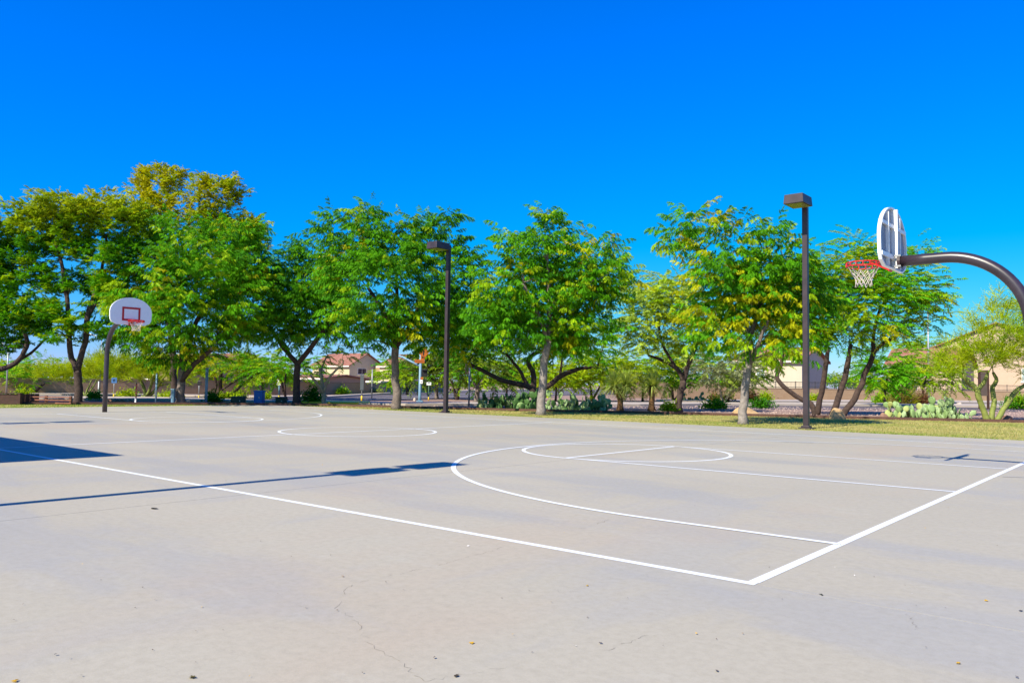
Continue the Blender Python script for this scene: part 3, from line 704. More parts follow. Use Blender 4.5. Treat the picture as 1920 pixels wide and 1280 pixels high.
make_tree('mesquite_tree', 'low spreading dark limbed mesquite behind the pale straight trunk', 38.0,
    [[(1004, 770, 6.5), (1000, 735, 6), (990, 724, 5.5), (945, 714, 4.5), (915, 700, 4), (878, 681, 3)], [(1000, 735, 5.5), (1000, 700, 5), (990, 680, 4.5), (1000, 664, 4), (1024, 655, 3)], [(1000, 735, 6), (1030, 722, 5), (1050, 706, 5), (1072, 696, 4.5), (1092, 690, 3.5), (1120, 689, 2.5)], [(990, 724, 4), (970, 688, 3), (950, 664, 2.5)], [(1120, 689, 2), (1125, 670, 1.6), (1130, 655, 1.2)], [(1050, 706, 2.5), (1053, 680, 2), (1055, 660, 1.5)]],
    [(915, 635, 48, 34), (1000, 632, 60, 24), (1080, 640, 58, 28), (1120, 640, 36, 32), (868, 640, 36, 32), (872, 600, 26, 44)], 'fine', 17, (DEEP, GREEN, LIME), (.4, .45, .15), .0, M_BARKD, group=MG)
make_tree('palo_verde', 'yellow green palo verde with curved green trunks under the right hoop pole', 32.4,
    [[(1850, 789, 5.5), (1838, 752, 5), (1830, 728, 4.6), (1816, 718, 4), (1806, 700, 3)], [(1838, 752, 4.5), (1832, 735, 4), (1846, 715, 3.6), (1852, 700, 2.6)], [(1857, 789, 5), (1864, 752, 4.6), (1861, 729, 4.2), (1868, 713, 3.6), (1862, 698, 2.5)], [(1866, 789, 5), (1887, 760, 4.6), (1904, 734, 4.2), (1922, 722, 3.4), (1960, 700, 2.4)]],
    [(1850, 640, 70, 50), (1890, 598, 44, 36), (1802, 668, 36, 26), (1920, 640, 48, 55), (1842, 685, 45, 18), (1772, 688, 24, 22), (1925, 585, 32, 24), (1985, 640, 50, 50)], 'broom', 10, (PV, PV*1.2, LIME), (.5, .3, .2), .0, M_BARKV, group=MG)
make_tree('palo_verde', 'green limbed palo verde fanning out right of the far hoop pole', 51.0,
    [[(268, 758, 3.6), (272, 742, 3.4), (270, 728, 3.2), (263, 712, 2.8), (253, 692, 2)], [(272, 758, 3), (280, 733, 2.8), (285, 714, 2.4), (288, 702, 2)], [(276, 758, 3.2), (290, 733, 3), (302, 714, 2.6), (314, 698, 1.8)], [(263, 712, 2.2), (248, 705, 1.8), (222, 694, 1.2)]],
    [(250, 690, 48, 22), (300, 685, 55, 25), (215, 685, 32, 20), (340, 698, 34, 22), (270, 708, 36, 11)], 'broom', 22, (PV, PV*.8, LIME), (.5, .2, .3), .0, M_BARKV, group=MG)
make_tree('palo_verde', 'bright yellow palo verde behind the V forked trunk', 53.0,
    [[(156, 758, 2.2), (160, 743, 2), (164, 730, 1.6), (172, 712, 1.2)], [(160, 743, 1.6), (152, 728, 1.4), (140, 712, 1)], [(160, 743, 1.6), (175, 725, 1.2), (182, 710, 1)]],
    [(122, 690, 32, 22), (100, 700, 28, 16), (172, 692, 26, 24), (186, 690, 18, 22)], 'broom', 22, (PV*1.15, PV, LIME), (.6, .3, .1), .0, M_BARKV, group=MG)
make_tree('mesquite_tree', 'low light green mesquite behind the brown rail fence', 56.0,
    [[(64, 746, 2.5), (70, 730, 2.4), (84, 718, 2)], [(64, 746, 2), (55, 728, 1.8), (40, 715, 1.5)]],
    [(45, 708, 34, 24), (75, 690, 32, 18), (18, 700, 24, 26), (62, 722, 36, 10)], 'fine', 19, (LIME, PALE, GREEN*1.2), (.5, .2, .3), .0, M_BARKD, group=MG)
make_tree('mesquite_tree', 'olive multi limbed tree with black branches fanning right of the broad tree', 51.0,
    [[(412, 757, 4), (413, 733, 3.8), (414, 692, 3)], [(410, 757, 2.6), (402, 737, 2.2), (406, 722, 2), (402, 706, 1.6)], [(415, 757, 2.8), (438, 736, 2.4), (459, 716, 2), (474, 706, 1.4)], [(413, 733, 2.2), (438, 716, 1.8), (468, 702, 1.3)]],
    [(420, 688, 32, 22), (455, 690, 32, 26), (482, 692, 22, 30), (400, 680, 22, 18)], 'fine', 17, (LIME, OLIVE, GREEN), (.5, .2, .3), .0, M_BARKD, group=MG)
make_tree('mesquite_tree', 'small green tree with thin bent trunks beside the street name sign', 47.0,
    [[(540, 757, 2.4), (532, 735, 2.2), (526, 712, 2), (505, 690, 1.4)], [(537, 757, 2.2), (534, 720, 1.8), (537, 698, 1.4)]],
    [(515, 686, 32, 22), (545, 690, 28, 22)], 'fine', 18, (LIME, GREEN, GREEN*1.2), (.4, .3, .3), .0, M_BARKD, group=MG)
make_tree('desert_tree', 'thin cream trunked tree with bare twisting limbs in front of the cream house', 40.5,
    [[(609, 760, 4), (607, 737, 4), (603, 715, 3), (600, 690, 2.2)], [(607, 737, 3), (595, 720, 2.6), (582, 703, 2)], [(607, 737, 2.8), (616, 710, 2.4), (628, 696, 2), (644, 680, 1.4)], [(603, 715, 2.2), (604, 690, 1.8), (612, 668, 1.4)]],
    [(600, 668, 38, 20), (640, 664, 42, 14), (570, 690, 22, 16), (610, 640, 34, 16)], 'fine', 5, (LIME, GREEN*1.2, GREEN), (.4, .3, .3), .0, M_BARKP, group=MG)
BG_ = 'street trees in the distance'
def bgtree(label, D, tr, el, cols, style='fine', bark=None, dens=18, sc=1.5):
    return make_tree('street_tree', label, D, tr, el, style, dens, cols, (.5, .3, .2), 0, bark or M_BARKD, group=BG_, scale=sc, clump=.8)
OG = np.array([.10, .15, .02])
bgtree('olive street tree right of the traffic signal', 60, [[(819, 749, 4), (818, 725, 3), (812, 705, 2)], [(818, 725, 2), (828, 708, 1.5), (835, 690, 1)]], [(810, 688, 34, 26), (832, 668, 28, 22), (790, 700, 22, 18)], (OG, PALE*.7, LIME), bark=M_BARKM)
bgtree('olive multi trunk street tree just right of the middle lamp post', 58, [[(857, 748, 3), (852, 730, 2.4), (845, 712, 1.6)], [(858, 748, 3), (862, 720, 2), (868, 700, 1.4)]], [(860, 688, 30, 30), (885, 678, 26, 28)], (OG, LIME, GREEN))
bgtree('thick trunked street tree behind the silver sign post', 50, [[(893, 753, 5), (896, 730, 4.5), (905, 712, 3)], [(896, 730, 3), (885, 712, 2), (878, 700, 1.4)]], [(900, 682, 34, 28), (925, 690, 24, 24)], (OG, GREEN, LIME), bark=M_BARKM)
bgtree('bright green tree beside the cream house', 78, [[(764, 736, 2.4), (762, 718, 2)], [(764, 736, 2), (772, 716, 1.4)]], [(735, 698, 24, 22), (765, 700, 24, 20)], (LIME, LIME*.9, GREEN*1.3))
bgtree('silvery olive tree against the tan wall', 58, [[(1356, 752, 2.6), (1350, 732, 2.2), (1346, 718, 1.6)], [(1356, 752, 2.4), (1372, 735, 2), (1392, 724, 1.4)]], [(1340, 690, 34, 26), (1366, 700, 24, 20)], (GREY, GREY*.8, PALE), bark=M_BARKP)
bgtree('yellow green tree mass left of the nolinas', 60, [[(1110, 742, 2.6), (1106, 722, 2), (1090, 706, 1.6)], [(1110, 742, 2.4), (1130, 716, 1.8)]], [(1075, 700, 38, 24), (1130, 692, 42, 26), (1172, 690, 32, 28)], (PV, LIME, LIME))
bgtree('dense green tree between leaning trunks and the dry shrub', 56, [[(1658, 748, 2.6), (1660, 725, 2.4), (1664, 705, 2)]], [(1662, 690, 44, 34), (1640, 708, 28, 22)], (GREEN*1.2, LIME, GREEN))
bgtree('light green tree behind the tall thin street light at right', 70, [[(1730, 744, 2.4), (1732, 722, 2), (1738, 705, 1.6)]], [(1742, 694, 36, 22), (1718, 708, 24, 18), (1778, 702, 24, 16)], (LIME, PALE, LIME))
bgtree('far green treetops above the red tile roof', 130, [[(1715, 742, 1.6), (1716, 700, 1.4), (1716, 660, 1)]], [(1700, 648, 36, 11), (1745, 648, 30, 9)], (LIME, GREEN*1.3, LIME), sc=2.4, dens=5)
bgtree('green tree behind the small nolina and the wall', 64, [[(1262, 745, 2.4), (1260, 720, 2)], [(1262, 745, 2), (1300, 712, 1.5)]], [(1250, 700, 34, 24), (1310, 690, 30, 24), (1285, 665, 30, 18), (1322, 712, 40, 8)], (GREEN*1.2, LIME, GREEN))
bgtree('small green tree left of the cream house window', 60, [[(1402, 750, 1.8), (1402, 715, 1.5)]], [(1398, 690, 22, 26), (1440, 668, 26, 14)], (LIME, GREEN*1.2, PALE))
bgtree('light green tree behind the broad tree trunk', 66, [[(360, 747, 2), (362, 715, 1.6)]], [(352, 692, 28, 18), (382, 700, 20, 16)], (LIME, PV, GREEN))
bgtree('green tree at the far left edge behind the dark planter', 62, [[(8, 742, 2), (8, 720, 1.6)]], [(8, 712, 24, 20), (-25, 700, 30, 26)], (LIME, GREEN, PALE))

bgtree('yellow green tree behind the low spreading mesquite, right part', 58, [[(1042, 742, 2), (1042, 722, 1.6), (1030, 708, 1.2)]], [(1040, 700, 34, 22), (1004, 706, 28, 18)], (PV, LIME, LIME))
bgtree('light green tree behind the low spreading mesquite, left part', 74, [[(950, 735, 2), (950, 715, 1.6)]], [(940, 700, 30, 20), (975, 692, 30, 20)], (LIME, PALE, GREEN))
bgtree('green tree behind the blue cabinet', 64, [[(492, 743, 2), (492, 716, 1.6)]], [(495, 692, 26, 20), (465, 700, 22, 16)], (LIME, GREEN, PALE))
bgtree('green tree left of the thin cream trunked tree', 72, [[(562, 741, 2), (562, 714, 1.6)]], [(560, 696, 26, 18)], (LIME, GREEN*1.2, PALE))
bgtree('yellow green tree behind the far hoop pole', 62, [[(225, 745, 2), (225, 715, 1.6)]], [(222, 698, 30, 18), (190, 702, 24, 14)], (PV, LIME, LIME))
bgtree('yellow green tree right of the nolinas before the wall', 62, [[(1205, 745, 2), (1205, 718, 1.6)]], [(1200, 696, 30, 24), (1232, 690, 24, 20)], (LIME, PV, PALE))
# distant band of trees on the horizon
n = 2600; px = rng.uniform(-500, 2400, n); D = rng.uniform(230, 300, n); hz = (2.2+1.6*np.sin(px*.013)+1.2*np.sin(px*.041+1))*rng.random(n)**.6+.6
pos = np.array([GD(a, d, z) for a, d, z in zip(px, D, np.maximum(hz, .8))]); tint = np.array((LIME, GREEN, PALE, DEEP))[rng.integers(0, 4, n)]*rng.uniform(.6, 1.1, (n, 1))
V, cl = sprays(pos, unit(rng.normal(0, 1, (n, 3))+np.array([0, 0, .3])), rng.uniform(5, 9, n), 'bush', tint); V[:, 2] = np.maximum(V[:, 2], 0)
tag(npmesh('distant_trees', V, np.arange(len(V)).reshape(-1, 3), M_LEAF, None, cl), 'far band of green trees along the horizon', 'trees', kind='stuff')

# ---------- bushes
def bush(label, px, py, rx, ry, D, cols, name='bush', style='bush', dens=60, sc=1.0):
    s = D/F; base = GD(px, D, 0); t = thing(name, base, label, 'bush', 'bushes')
    a, h = rx*s, ry*2*s
    st = MB(); r0 = random.Random(int(px))
    for k in range(7):
        an = r0.uniform(0, 6.28); st.tube([(0, 0, -.02), (math.cos(an)*a*.3, math.sin(an)*a*.3, h*.35), (math.cos(an)*a*.7, math.sin(an)*a*.7, h*.75)], [.02, .014, .006], 5, False)
    st.build('stems', M_BARKD, t)
    N = int(max(50, dens*(a*h)*2.2))
    u = unit(rng.normal(0, 1, (N, 3)))*(rng.random((N, 1))**.33); u[:, 2] = np.abs(u[:, 2])
    lump = 1+.18*np.sin(u[:, :1]*7+px)*np.cos(u[:, 1:2]*6)
    pos = u*np.array([a, a*.9, h])*.9*lump; pos[:, 2] = np.maximum(pos[:, 2], .04)
    out = unit(u+np.array([0, 0, .3])+rng.normal(0, .3, (N, 3)))
    tint = np.array(cols)[rng.integers(0, len(cols), N)]*rng.uniform(.7, 1.25, (N, 1))
    V, cl = sprays(pos, out, rng.uniform(.8, 1.3, N)*sc, style, tint); V[:, 2] = np.maximum(V[:, 2], .02)
    tag(npmesh('foliage', V, np.arange(len(V)).reshape(-1, 3), M_LEAF, t, cl), kind='stuff')
    return t
DK = DEEP*.8
bush('round dark green bush beside the dark Y trunk', 585, 742, 21, 16, 42, (DK, DEEP))
bush('dark bush mound at foot of the fanning olive tree', 400, 747, 15, 9, 42.5, (DK, DEEP))
bush('dark low bush between V trunk and far hoop pole', 177, 748, 12, 8, 43, (DEEP, GREEN))
bush('green low bush left of the tan boulder', 1340, 764, 24, 9, 42, (GREEN, DEEP, LIME), sc=1.1)
bush('dark spiky low bush right of the pale trunk', 1428, 758, 26, 9, 46, (DK, DEEP))
bush('small yellow green bush left of the dark forked trunk', 1253, 765, 12, 8, 37, (LIME, PV))
bush('large rounded green bush at the right edge', 1905, 748, 24, 16, 52, (GREEN, DEEP, LIME))
bush('round bright green bush against the wall under the dense tree', 1652, 743, 13, 8, 68, (LIME, GREEN*1.3), sc=1.4)
bush('small bright green bush at wall right of pale trunk', 1436, 744, 10, 8, 70, (LIME, PV), sc=1.4)
bush('yellow green bush far behind between leaning trunks', 1525, 742, 12, 6, 70, (LIME, PV), sc=1.4)
bush('round bright green bush by the far street left of grey trunk', 726, 732, 9, 7, 92, (GREEN*1.3, LIME), sc=1.6)
bush('light green low bush along far street under the cream house', 642, 739, 10, 4.5, 74, (LIME, GREEN*1.2), sc=1.5)
bush('grey green bush along far street under the small window', 692, 735, 11, 6.5, 82, (GREY, GREY*.8), sc=1.5)
bush('dark bush against the wall left of the grey green one', 655, 734, 10, 7, 80, (DK, DEEP), sc=1.5)
bush('tiny pale bush by the far street', 712, 737, 5, 3, 82, (GREY, PALE), sc=1.2)
bush('brown leaved shrub at the wall left of pale trunk', 1350, 735, 24, 11, 62, (np.array([.16, .085, .03]), np.array([.20, .12, .04]), OG), sc=1.3, dens=26)
bush('brown leaved shrub at the wall right of pale trunk', 1408, 735, 18, 10, 64, (np.array([.16, .085, .03]), np.array([.13, .07, .03]), OG), sc=1.3, dens=26)
bush('tall dry twiggy shrub in front of the tan wall', 1690, 725, 26, 17, 62, (np.array([.22, .15, .06]), OLIVE*.7, PALE*.7), 'dry_shrub', 'broom', 10, 1.9)
bush('small rust coloured dry shrub right of the tall twiggy one', 1730, 738, 9, 8, 62, (np.array([.24, .10, .05]), np.array([.2, .12, .06])), 'dry_shrub', 'broom', 12, 1.3)
for px_, lab in ((238, 'left'), (318, 'right'), (430, 'centre')):
    bush('low yellow green ground cover by the left wall, %s clump' % lab, px_, 744, 18, 4, 49, (PV, LIME), sc=1.2)
bush('green bush growing over the dark planter box', 14, 737, 30, 6, 38, (GREEN, DEEP))
bush('yellow green bush right of the planter', 46, 738, 12, 7, 44, (LIME, PV))
bush('small sunny bush by the blue cabinet, right side', 498, 744, 7, 4, 50, (LIME, PV))
bush('small sunny bush by the blue cabinet, left side', 452, 743, 9, 4, 50, (LIME, PV))

# ---------- nolina trees
def nolina(label, px, py, D, hpx, rpx, split):
    s = D/F; base = GD(px, D); t = thing('nolina', base, label, 'desert plant', 'nolinas'); D = depth(base); s = D/F
    H = hpx*s; tr = MB(); r = np.random.default_rng(int(px))
    tr.tube([(0, 0, -.05), (0, 0, H*.2), (.02, 0, H*.55), (.03, 0, H)], [.30*H*.5+.06, .14, .13, .15], 12)
    heads = [np.array([.03, 0, H])]
    if split:
        heads = []
        for sx in (-1, 1):
            e = np.array([rt[0]*sx*.28, rt[1]*sx*.28, H*1.15]); tr.tube([(0, 0, H*.55), e*np.array([.6, .6, .85]), e], [.14, .15, .17], 10); heads.append(e)
    tr.build('trunk', simple('fibrous_brown_trunk', (0.20, 0.105, 0.045), 0.95, 0.4, 14, bump=1.0), t, True)
    V, T, cl = [], [], []
    for hd in heads:
        for k in range(420):
            a = r.uniform(0, 6.28); e = r.uniform(-.35, 1.4); L = rpx*s*r.uniform(.7, 1.05); d = np.array([math.cos(a)*math.cos(e), math.sin(a)*math.cos(e), math.sin(e)]); p = hd+d*.05
            side = unit(np.cross(d, [0, 0, 1.0])+1e-6)*.02; i = len(V); n = 5; dr = r.uniform(.06, .24)
            for q in range(n+1):
                f = q/n; V += [p-side*(1-f*.9), p+side*(1-f*.9)]; d = unit(d+np.array([0, 0, -dr])); p = p+d*L/n
            for q in range(n): T += [(i+2*q, i+2*q+1, i+2*q+3), (i+2*q, i+2*q+3, i+2*q+2)]
            c = np.array([.40, .50, .14])*r.uniform(.6, 1.35) if e > -.2 else np.array([.30, .24, .08])*r.uniform(.6, 1.1); cl += [c]*(2*n+2)
    V = np.array(V); V[:, 2] = np.maximum(V[:, 2], .02)
    tag(npmesh('leaf_rosette', V, np.array(T), M_LEAF, t, np.array(cl)), kind='stuff')
nolina('larger two headed nolina with grassy drooping leaves and brown trunk', 1163, 770, 38.2, 38, 44, True)
nolina('smaller single headed nolina with stubby brown trunk', 1222, 770, 38.6, 46, 40, False)

# ---------- prickly pears
def pad_mesh(name):
    bm = bmesh.new(); bmesh.ops.create_icosphere(bm, subdivisions=2, radius=1.0)
    for v in bm.verts:
        z = v.co.z; wz = 1.0-.45*max(0, -z)
        v.co.x *= .37*wz; v.co.y *= .07; v.co.z = (z+1)*.5
    me = bpy.data.meshes.new(name); bm.to_mesh(me); bm.free(); me.polygons.foreach_set('use_smooth', [True]*len(me.polygons)); return me
M_PADS = [simple('prickly_pad_%s' % n, c, 0.6, 0.15, 9, bump=0.15, bscale=40) for n, c in (('pale', (.34, .47, .22)), ('green', (.26, .40, .14)), ('deep', (.06, .15, .03)), ('yellowish', (.40, .45, .14)))]
PADM = []
for m in M_PADS: me = pad_mesh('pad'); me.materials.append(m); PADM.append(me)
def prickly(label, px, py, D, wpx, hpx, n, mats, name='prickly_pear'):
    s = D/F; base = GD(px, D); t = thing(name, base, label, 'cactus', 'prickly pears'); r = np.random.default_rng(int(px)+n)
    W, H = wpx*s, hpx*s; stack = []
    for k in range(n):
        up_from = None
        lvl = 0
        if k > n*.5 and stack:
            up_from = stack[r.integers(0, len(stack))]
            if up_from[0][2]+.1 > H: up_from = stack[r.integers(0, max(1, n//4))]
        if up_from is None:
            x = r.uniform(-.5, .5)*W; p = rt0*x+fh*r.uniform(-.45, .45); p = np.array([p[0], p[1], -.03]); tilt = r.normal(0, .35)
        else: p, tilt0 = up_from; tilt = tilt0*.4+r.normal(0, .62); p = p+np.array([r.normal(0, .03), r.normal(0, .03), -.03])
        sz = r.uniform(.24, .42)*min(1.1, .75+H*.25)
        az = r.uniform(-1.57, 1.57)+YAW+math.pi/2
        o = bpy.data.objects.new('pad', PADM[mats[r.integers(0, len(mats))]]); COL.objects.link(o); o.parent = t
        o.location = [float(c) for c in p]; o.rotation_euler = (float(r.normal(0, .2)), float(tilt), float(az)); o.scale = (sz*r.uniform(.9, 1.15), sz*1.1, sz)
        tip = np.array(o.rotation_euler.to_matrix() @ Vector((0, 0, sz*.9)))+p; stack.append((tip, tilt))
prickly('tall dark prickly pear clump left of the pale straight trunk', 965, 769, 36.5, 112, 46, 150, (2, 2, 2, 1))
prickly('low pale prickly pear hedge right of the pale straight trunk', 1075, 771, 36.0, 120, 34, 120, (1, 2, 1, 0))
prickly('small pale prickly pear beside the silver sign post', 907, 768, 36.5, 22, 14, 9, (0, 3))
prickly('big pale prickly pear clump in full sun near the palo verde', 1722, 784, 33.4, 100, 42, 125, (0, 0, 1, 0, 1, 3))
prickly('second pale prickly pear mound touching the big sunlit clump', 1788, 785, 33.0, 48, 28, 52, (0, 0, 1))
prickly('distant pale prickly pear clump by the tan wall', 1295, 749, 66, 50, 16, 30, (0, 3))

# ---------- rocks
def rock(label, px, py, w, h, D, mat, pts=None, seed=0):
    s = D/F; base = GD(px, D); r = random.Random(seed or int(px)); bm = bmesh.new(); bmesh.ops.create_icosphere(bm, subdivisions=3, radius=1.0)
    ph = [r.uniform(0, 6) for _ in range(6)]; planes = [(unit(np.array([r.gauss(0, 1), r.gauss(0, 1), r.gauss(.3, .7)])), r.uniform(.55, .85)) for _ in range(9)]
    for v in bm.verts:
        c = np.array(v.co)
        for nrm, d in planes:
            e = c @ nrm
            if e > d: c = c-nrm*(e-d)
        c = c*(1+.05*math.sin(c[0]*5+ph[0])*math.sin(c[2]*6+ph[1])); v.co = (c[0]*w*s/2*1.2, c[1]*w*s/2*.9, max(-.1, c[2])*h*s*1.2)
    me = bpy.data.meshes.new('boulder'); bm.to_mesh(me); bm.free(); me.materials.append(mat)
    o = bpy.data.objects.new('boulder', me); COL.objects.link(o); o.location = [float(c) for c in base]; o.rotation_euler[2] = YAW-math.pi/2
    tag(o, label, 'rock', 'landscape boulders')
M_TAN = simple('tan_sandstone', (0.56, 0.36, 0.18), 0.9, 0.2, 5, bump=0.6); M_BRN = simple('brown_rock', (0.30, 0.17, 0.12), 0.9, 0.3, 5, bump=0.6); M_WRK = simple('pale_rock', (0.62, 0.52, 0.45), 0.9, 0.15, 4, bump=0.4)
rock('tan sandstone boulder behind the pale trunk left of the near lamp', 1396, 780, 44, 15, 33.5, M_TAN)
rock('pointed tan boulder at the foot of the leaning dark trunks', 1567, 783, 30, 17, 31.5, M_TAN)
rock('small brown rock left of the sunlit prickly pear', 1657, 782, 14, 9, 33, M_BRN)
rock('low brown rock right of the palo verde trunks', 1885, 789, 24, 7, 33, M_BRN)
rock('white rock at the foot of the far tan wall', 1797, 751, 12, 6, 62, M_WRK)
rock('pale square stone left of the traffic signal base', 778, 751, 5, 5, 52, M_WRK)
rock('pale round rock by the distant prickly pear', 1321, 750, 5, 4, 62, M_WRK)
for i, (px, w) in enumerate(((205, 14), (216, 16), (229, 14), (243, 14))): rock(['leftmost', 'second from left', 'third from left', 'rightmost'][i]+' of the brown stones in a low row behind the far hoop pole', px, 757, w, 5, 40.5-.3*i, M_BRN, seed=i+3)

# ================================================================== walls, houses
def wallmat():
    m, nt, b = nodes_of('tan_block_wall')
    tc = nn(nt, 'ShaderNodeTexCoord'); br = nn(nt, 'ShaderNodeTexBrick'); br.inputs['Scale'].default_value = 1.0
    br.inputs['Color1'].default_value = (.34, .22, .125, 1); br.inputs['Color2'].default_value = (.38, .26, .155, 1); br.inputs['Mortar'].default_value = (.29, .19, .115, 1)
    br.inputs['Brick Width'].default_value = .4; br.inputs['Row Height'].default_value = .2; br.inputs['Mortar Size'].default_value = .01
    nt.links.new(tc.outputs['UV'], br.inputs[0]); f = noise(nt, .7, 4)
    c = mixc(nt, ramp(nt, f, [(.35, .0), (.7, .25)]), br.outputs[0], (.31, .205, .13)); nt.links.new(c, b.inputs['Base Color']); b.inputs['Roughness'].default_value = .9
    return m
M_WALL = wallmat(); M_CAP = simple('wall_cap', (.36, .25, .17), .9, .1, 2)
def wall(label, pts, H, th=.2, name='block_wall', railing=0):
    base = np.array(pts[0]); t = thing(name, (base[0], base[1], 0), label, 'wall')
    for a, b in zip(pts[:-1], pts[1:]):
        a, b = np.array(a)-base, np.array(b)-base; a[2] = b[2] = 0; d = b-a; L = np.linalg.norm(d); n = np.array([-d[1], d[0], 0])/L*th/2; tt = d/L
        mb = MB(); c = [a-n, b-n, b+n, a+n]
        mb.v = [(*q[:2], -.04) for q in c]+[(*q[:2], H) for q in c]; mb.f = [(0, 1, 5, 4), (1, 2, 6, 5), (2, 3, 7, 6), (3, 0, 4, 7), (4, 5, 6, 7)]
        o = mb.build('wall_section', M_WALL, t); uv = o.data.uv_layers.new()
        for p in o.data.polygons:
            for li in p.loop_indices:
                v = o.data.vertices[o.data.loops[li].vertex_index].co; uv.data[li].uv = (float((np.array(v)-a) @ tt), v.z)
        n2 = n*1.3; c = [a-n2, b-n2, b+n2, a+n2]
        mb = MB(); mb.v = [(*q[:2], H+.003) for q in c]+[(*q[:2], H+.07) for q in c]; mb.f = [(0, 3, 2, 1), (4, 5, 6, 7), (0, 1, 5, 4), (1, 2, 6, 5), (2, 3, 7, 6), (3, 0, 4, 7)]
        mb.build('cap', M_CAP, t)
        if railing:
            M_IRON = simple('dark_iron', (.05, .045, .045), .5)
            mb = MB()
            for z in (H+.17, H+.07+railing): mb.bar((*(a)[:2], z), (*(b)[:2], z), .05, .05)
            mb.build('rail', M_IRON, t)
            pk = MB(); k = 0
            for k in range(int(L/.16)): q = a+tt*.16*k; pk.bar((*q[:2], H+.075), (*q[:2], H+.07+railing), .022, .022)
            tag(pk.build('pickets', M_IRON, t), kind='stuff')
            for k in range(int(L/2.4)+1): q = a+tt*2.4*k; MB().bar((*q[:2], H+.072), (*q[:2], H+.16+railing), .07, .07).build('post', M_IRON, t)
    return t
wall('long tan block wall across the street at left under the cream house', [G(-300, 738), G(100, 738.6), G(260, 738.9), G(500, 739), G(640, 738.8), G(740, 736.4), G(835, 734.5)], 1.05)
wall('taller tan wall section behind the silvery olive tree', [G(1180, 745.2), G(1376, 746.5)], 1.66)
wall('tan wall topped with dark iron railing at right', [G(1378, 747.5), G(1640, 749.8), G(1990, 753.5), G(2300, 757)], 1.08, railing=.62)
M_STUC = simple('cream_stucco', (.69, .56, .36), .9, .05, 2); M_STUC2 = simple('tan_stucco', (.46, .31, .20), .9, .06, 2); M_STUP = simple('pinkish_beige_stucco', (.62, .46, .34), .9, .04, 2)
def roofmat():
    m, nt, b = nodes_of('red_clay_tile')
    tc = nn(nt, 'ShaderNodeTexCoord'); wv = nn(nt, 'ShaderNodeTexWave'); wv.inputs['Scale'].default_value = 1.6; wv.inputs['Distortion'].default_value = .6
    nt.links.new(tc.outputs['Object'], wv.inputs[0]); f = noise(nt, 1.6, 5)
    c = mixc(nt, ramp(nt, f, [(.35, 0.), (.65, 1.)]), (.32, .115, .07), (.43, .205, .145)); c = mixc(nt, ramp(nt, wv.outputs[1], [(.2, .45), (.6, 0.)]), c, (.26, .10, .07))
    nt.links.new(c, b.inputs['Base Color']); b.inputs['Roughness'].default_value = .85
    bp = nn(nt, 'ShaderNodeBump'); bp.inputs['Distance'].default_value = .1; nt.links.new(wv.outputs[1], bp.inputs['Height']); nt.links.new(bp.outputs[0], b.inputs['Normal'])
    return m
M_ROOF = roofmat(); M_TRIM = simple('white_trim', (.72, .66, .58), .7, .04, 3); M_GLASS = simple('dark_window_glass', (.045, .04, .06), .12, .2, 1.5, spec=.6); M_BLIND = simple('pale_window_glass', (.40, .50, .52), .2, .1, 2)
def window(parent, axis, u0, u1, z0, z1, plane, sgn, glass):
    """axis 'y': window on a -Y face (u along x); axis 'x': on a +X face (u along y)"""
    def bx(a0, a1, c0, c1, e0, e1, nm, mt, par):
        lo, hi = sorted((plane+sgn*e0, plane+sgn*e1))
        return (MB().box(a0, a1, lo, hi, c0, c1) if axis == 'y' else MB().box(lo, hi, a0, a1, c0, c1)).build(nm, mt, par)
    fr = bx(u0-.09, u1+.09, z0-.09, z1+.09, .002, .05, 'window', M_TRIM, parent)
    um = (u0+u1)/2
    bx(u0, um-.03, z0, z1, .051, .056, 'pane', glass, fr); bx(um+.03, u1, z0, z1, .051, .056, 'pane', glass, fr)
    bx(u0-.2, u1+.2, z0-.2, z0-.092, .004, .14, 'sill', M_TRIM, fr)
